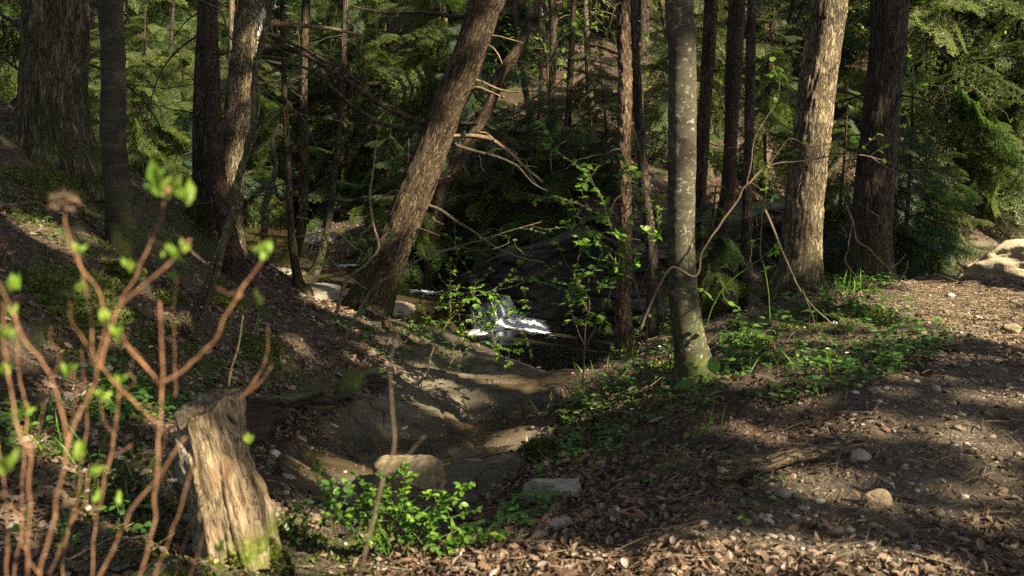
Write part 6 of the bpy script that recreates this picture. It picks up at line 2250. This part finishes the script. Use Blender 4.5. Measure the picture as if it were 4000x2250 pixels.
# ================================================================== FOREGROUND
def build_stump():
    Y = 4.3
    b = hit(240, 575)
    base = np.array([P(247, 590, 4.25)[0], 4.25, gz(P(247, 590, 4.25)[0], 4.25)])
    t = thing("tree_stump", "weathered jagged stump with mossy foot behind the orange-stemmed shrub", "stump", base)
    top = P(203, 404, Y)
    n, segs = 90, 140
    s = np.linspace(0, 1, n)
    ax = np.array([base - [0, 0, .12], base + (top - base) * .3 + [-.01, 0, 0], base + (top - base) * .65, top])
    ax = catmull(ax, n)
    th = np.arange(segs) / segs * 2 * math.pi
    r = .124 + .020 * (1 - s) ** 1.5
    V = np.zeros((n, segs, 3))
    bk = np.zeros((n, segs, 3))
    ux, uy = np.cos(th), np.sin(th)
    # height of the broken rim: high splintered right and back, notch at front left
    rim = 1 + .045 * np.cos(th - .2) + .010 * np.cos(3 * th + 1) + .015 * noise(np.c_[ux * 2.2, uy * 2.2, 0 * ux], 1.0, 5) + .007 * noise(np.c_[ux * 11, uy * 11, 0 * ux], 1.0, 6)
    rim = rim - .12 * np.exp(-((th - 4.15) / .30) ** 2)
    p = np.stack([np.broadcast_to(ux * .15, (n, segs)), np.broadcast_to(uy * .15, (n, segs)), np.broadcast_to(s[:, None] * .8, (n, segs))], -1)
    d = .008 * (1 - 2 * np.abs(noise(p * [1, 1, .18], 24.0, 3))) + .005 * noise(p * [1, 1, .4], 50.0, 4) + .025 * fbm(p, 5.0, 3, 8)
    slab = .022 * sstep(.0, .12, noise(np.stack([p[..., 0] * 6, p[..., 1] * 6, p[..., 2] * 1.4], -1), 1.6, 12))        # slabs of bark still clinging
    lob = 1 + .16 * np.exp(-s[:, None] / .18) * (.4 + .6 * np.sin(th * 4 + .7)[None])
    rr = (r[:, None] + d + slab) * lob
    hh = s[:, None] * rim[None]
    for k in range(3):
        a = np.interp(hh.ravel(), s, ax[:, k], right=np.nan).reshape(hh.shape)
        ext = ax[-1, k] + (ax[-1, k] - ax[-8, k]) / (s[-1] - s[-8]) * (hh - 1)
        V[..., k] = np.where(np.isnan(a), ext, a)
    V[..., 0] += rr * ux
    V[..., 1] += rr * uy
    bk = p
    m = sstep(.62, .18, s)[:, None] * (.30 + .70 * sstep(-.2, .6, np.cos(th + .3))[None]) * 1.0
    mb = MB()
    idx = np.arange(n * segs).reshape(n, segs)
    F = np.stack([idx[:-1], np.roll(idx[:-1], -1, 1), np.roll(idx[1:], -1, 1), idx[1:]], -1).reshape(-1, 4)
    mb.add(V.reshape(-1, 3), F, m.ravel(), bk.reshape(-1, 3))
    # sunken rotten top
    k = 14
    f = np.linspace(1, 0, k)[1:]
    cen = V[-1].mean(0)
    TV = np.stack([cen + (V[-1] - cen) * q + np.array([0, 0, -.018 * (1 - q) ** .5]) + np.c_[0 * th, 0 * th, .012 * noise(np.c_[ux * q * 5, uy * q * 5, 0 * ux], 3.0, 9)] for q in f])
    off = mb.n
    prev = idx[-1]
    allv = TV.reshape(-1, 3)
    i2 = np.arange(len(allv)).reshape(k - 1, segs) + off
    rows = [prev] + list(i2)
    mb.add(allv, np.zeros((0, 3), int), 0.0, allv - cen)
    for a, c in zip(rows[:-1], rows[1:]):
        mb.Q.append(np.stack([a, np.roll(a, -1), np.roll(c, -1), c], -1))
    obj("trunk_wood", mb, MAT['stump'], t, world=True)
    # moss on the right side of the foot
    rng = np.random.default_rng(3)
    mo = MB()
    q = rng.integers(0, n * segs, 26000)
    q = q[(m.ravel()[q] * (.6 + .8 * fbm(bk.reshape(-1, 3)[q], 9.0, 3, 4)) > .45)]
    W = V.reshape(-1, 3)[q]
    out = np.c_[np.cos(th[q % segs]), np.sin(th[q % segs]), .35 + 0 * q]
    instance(mo, CARD, W + .004 * rng.standard_normal(W.shape), unit(out + .6 * rng.standard_normal(W.shape)), rng.standard_normal(W.shape), .014 + .014 * rng.random(len(q)), rng.random(len(q)))
    obj("moss_cover", mo, bpy.data.materials["moss_tufts"], t, smooth=False, world=True)
    t['_base'] = list(base)


build_stump()

U = 0.3975


def fg_shrub():
    Y = 1.5
    root = P(100, 700, Y)
    t = thing("dogwood_shrub", "orange-stemmed budding shrub close to the camera at lower left", "shrub", root)
    stems = [
        ([(70, 1600), (78, 1449), (74, 1300), (66, 1170), (30, 1040), (16, 880), (8, 760)], 17, 11, 0.0),
        ([(85, 1620), (100, 1449), (132, 1330), (172, 1130), (245, 930), (280, 810), (368, 712), (440, 648), (478, 602)], 19, 11, -.02),
        ([(172, 1120), (132, 950), (62, 850), (0, 720), (-20, 680)], 15, 10, -.02),
        ([(320, 1620), (347, 1449), (386, 1300), (402, 1100), (405, 962), (402, 760)], 15, 13, .05),
        ([(405, 966), (520, 880), (592, 755), (648, 676), (668, 640)], 15, 10, .05),
        ([(402, 962), (312, 862), (250, 730), (192, 640), (166, 575), (160, 520)], 13, 9, .06),
        ([(392, 1062), (330, 1005), (262, 925), (236, 850), (212, 720), (196, 640)], 13, 8, .08),
        ([(225, 1620), (232, 1449), (242, 1340), (292, 1100), (300, 960)], 12, 8, .2),
        ([(230, 1500), (262, 1420), (335, 1280), (402, 1190), (466, 1100)], 15, 11, .1),
        ([(370, 1500), (388, 1440), (452, 1290), (484, 1180), (490, 1150)], 12, 9, .15),
        ([(470, 1520), (484, 1449), (542, 1290), (578, 1170)], 12, 9, .2),
        ([(600, 1005), (655, 935), (672, 880), (674, 815)], 11, 9, .35),
        ([(596, 1010), (640, 975), (684, 920)], 10, 7, .35),
        ([(252, 925), (290, 790), (340, 700), (384, 602), (404, 540), (414, 480)], 15, 11, .12),
        ([(30, 1620), (36, 1449), (60, 1250), (62, 1080), (45, 900), (40, 760)], 11, 7, .25),
        ([(440, 1000), (444, 900), (440, 760), (448, 690)], 10, 7, .3),
        ([(262, 810), (300, 840), (352, 905), (402, 968)], 9, 9, .06),
        ([(120, 1449), (200, 1280), (240, 1180), (330, 1120)], 9, 6, .2),
        ([(150, 1600), (165, 1400), (200, 1200), (215, 1010), (205, 880)], 10, 6, .3),
        ([(10, 1620), (20, 1449), (12, 1250), (-8, 1100)], 11, 7, .1),
        ([(420, 1620), (440, 1449), (470, 1350), (520, 1250), (530, 1180)], 9, 5, .35),
        ([(172, 1130), (185, 1020), (180, 930)], 7, 4, .0), ([(590, 758), (575, 735), (545, 722)], 6, 4, .06), ([(245, 930), (225, 900), (180, 800), (175, 760)], 7, 4, .02),
        ([(132, 950), (140, 890), (128, 830)], 6, 4, .0), ([(60, 1200), (95, 1100), (110, 1010)], 6, 4, .05), ([(404, 1150), (430, 1080), (470, 1050)], 6, 4, .05), ([(300, 1000), (330, 960), (335, 900)], 6, 4, .2),
        ([(290, 1100), (260, 1040), (255, 980)], 6, 4, .2), ([(440, 648), (425, 640), (412, 626)], 6, 4, -.02), ([(100, 1449), (60, 1380), (30, 1270)], 8, 5, .1),
    ]
    for si, (ln, w0, w1, dy) in enumerate(stems):
        W = px_line([(a * U, b * U) for a, b in ln], Y + dy)
        n = max(30, int(np.linalg.norm(np.diff(W, axis=0), axis=1).sum() / .006))
        c = wander(catmull(W, n), .006, 40 + si)
        r = np.linspace(w0, w1, n) * U * (Y + dy) / F_PX / 2 * .39
        sN = np.arange(n)
        r = r * (1 + .22 * np.exp(-(((sN + 9 * si) % 26 - 13) / 2.2) ** 2) + .06 * noise(np.c_[sN * .2, 0 * sN, 0 * sN], 1.0, si))
        mb = MB()
        add_tube(mb, c, r, 14, .4)
        obj("stem", mb, MAT['stem_red'] if si not in (8, 3) else MAT['stem_red'], t, world=True)
    rng = np.random.default_rng(9)
    clusters = [  # (x, y, leaf px, count, nearer by)
        (404, 470, 66, 3, .10), (470, 490, 62, 2, .08), (434, 476, 40, 3, .12), (420, 486, 34, 3, .12),
        (666, 636, 42, 5, .05), (442, 640, 40, 4, -.02), (412, 632, 34, 2, -.02), (466, 616, 34, 2, -.02), (328, 664, 40, 3, .06), (200, 625, 36, 2, .08), (30, 720, 44, 4, 0), (18, 838, 44, 4, 0), (32, 780, 34, 3, .2),
        (298, 840, 44, 5, .02), (262, 800, 38, 3, .0), (176, 930, 46, 3, .15), (250, 990, 44, 3, .2), (62, 1030, 38, 2, .25), (656, 752, 36, 2, .3), (16, 1175, 60, 4, -.1),
        (200, 1140, 56, 3, -.02), (236, 1190, 52, 4, .1), (630, 1105, 46, 3, .5), (556, 1378, 46, 3, .4), (210, 715, 30, 2, .08), (440, 690, 30, 2, .3), (20, 930, 36, 3, .1), (302, 950, 30, 2, .2), (240, 1245, 40, 3, .2), (300, 1260, 34, 2, .2)]
    for k, (x, y, ps, n, dy) in enumerate(clusters):
        c = P(x * U, (y + 12) * U, Y + dy)
        L = (1.2 if k < 4 else .95) * ps * U * (Y + dy) / F_PX
        mb = MB()
        m_ = n + 3
        X = np.array([[rng.normal(0, .55), rng.normal(0, .5), 1.0] for _ in range(m_)])
        instance(mb, LEAF_BUD, c + .12 * L * rng.standard_normal((m_, 3)), X, rng.standard_normal((m_, 3)) + [0, -1.0, .2], L * (.5 + .6 * rng.random(m_)), rng.random(m_))
        obj("bud", mb, MAT['bud'], t, world=True)
    # dry flower head
    c = P(160 * U, 508 * U, Y + .06)
    mb = MB()
    n = 60
    q = unit(rng.standard_normal((n, 3))) * [1, 1, .55]
    instance(mb, LEAF_CURLED, c + q * .012, q + .4 * rng.standard_normal((n, 3)), rng.standard_normal((n, 3)), .010, .4 + .5 * rng.random(n))
    obj("dry_flower_head", mb, MAT['dead_leaf'], t, world=True)
    for (x, y, r_) in ((596, 742, 26), (420, 478, 22)):
        c = P(x * U, y * U, Y + .06)
        mb = MB()
        Vb, Fb = boulder_mesh((r_ * U * Y / F_PX * .42,) * 3, 4, .2, ICO3, .25)
        mb.add(Vb + c, Fb, .6)
        obj("knot", mb, MAT['stem_red'], t, world=True)


fg_shrub()
leafy("bare_twig", "thin blurred upright twig rising from the bottom edge right of the stump", "twig",
      [([(352, 610), (360, 576), (372, 525), (384, 480), (396, 450), (393, 400), (391, 360), (398, 335), (412, 300)], 5.2, 1.0), ([(386, 476), (405, 455), (425, 436)], 2.0, 1.0)],
      1.9, 'twig', 'bud', LEAF_SMALL, (.01, .02), 0, (.02, .05), 0, 33, on_main=0, segs=12, sway=.006)
leafy("bare_twig", "short grey twig rising behind the stump's left rim", "twig",
      [([(228, 388), (233, 360), (240, 335), (243, 315)], 2.4, 1.2), ([(236, 350), (242, 352)], 1.0, .6)],
      3.9, 'twig', 'bud', LEAF_SMALL, (.01, .02), 0, (.02, .05), 0, 34, on_main=0, segs=10, sway=.01)


def log(name, label, pts, w0, w1, mat, cat="log", seed=0, lift=.4, segs=36, group=None):
    H = np.array([hit(a, b) for a, b in pts])
    dist = np.linalg.norm(H, axis=1).mean()
    r0, r1 = w0 * dist / F_PX / 2, w1 * dist / F_PX / 2
    n = max(24, int(np.linalg.norm(np.diff(H, axis=0), axis=1).sum() / .02))
    c = catmull(H, n)
    r = np.linspace(r0, r1, n)
    c[:, 2] += r * lift
    c = wander(c, r0 * .5, seed)

    def d(bk, rr, th, L):
        return rr * (.13 * fbm(bk * [1, 1, .4], 14.0 / max(r0 / .04, .6), 3, seed) + .03 * noise(bk * [1, 1, .12], 60.0, seed + 2))
    mb = MB()
    add_tube(mb, c, r, segs, .9, d)
    o = obj(name, mb, MAT[mat])
    return tag(o, label, cat, group)


log("fallen_branch", "grey weathered branch lying across the trail at lower right", [(712, 489), (745, 482), (790, 470), (838, 461)], 19, 14, 'bark_pale', seed=51, lift=1.9)
log("fallen_branch", "broken pale chunk of wood at the bottom edge right of centre", [(714, 548), (724, 562)], 13, 10, 'dead_wood', seed=52)
log("fallen_branch", "dark root-like branch running down the bank at bottom centre", [(598, 470), (560, 505), (535, 545)], 9, 12, 'twig', seed=53)
log("fallen_branch", "thin dark branch lying on leaves right of the lichen-spotted trunk", [(712, 342), (745, 336), (790, 328)], 2.6, 1.6, 'twig_dark', seed=54, segs=10)
log("fallen_branch", "pale stick lying beneath the herbs on the right mound", [(760, 400), (800, 392), (850, 388)], 4.0, 2.4, 'dead_wood', seed=55, segs=12)
log("fallen_log", "rotten grey log sloping down the left bank behind the orange stems", [(168, 288), (177, 305), (184, 322), (188, 345)], 17, 20, 'bark_brown', seed=56)
log("fallen_log", "rotting log lying down the bank from the leaning trunk's foot", [(361, 312), (385, 325), (412, 346)], 9, 6, 'bark_brown', seed=57)
log("fallen_branch", "dark fallen branch on the trail crest at the right edge", [(960, 286), (995, 284), (1028, 288)], 6, 4, 'bark_dark', seed=58)
log("fallen_branch", "pale bark strip on the wet rock right of the stump", [(255, 424), (275, 420), (300, 422)], 3.0, 2.0, 'dead_wood', seed=59, segs=10)
log("fallen_branch", "grey stick at the rock edge right of the stump's base", [(262, 462), (285, 468), (310, 470)], 4.0, 3.0, 'twig', seed=60, segs=10)
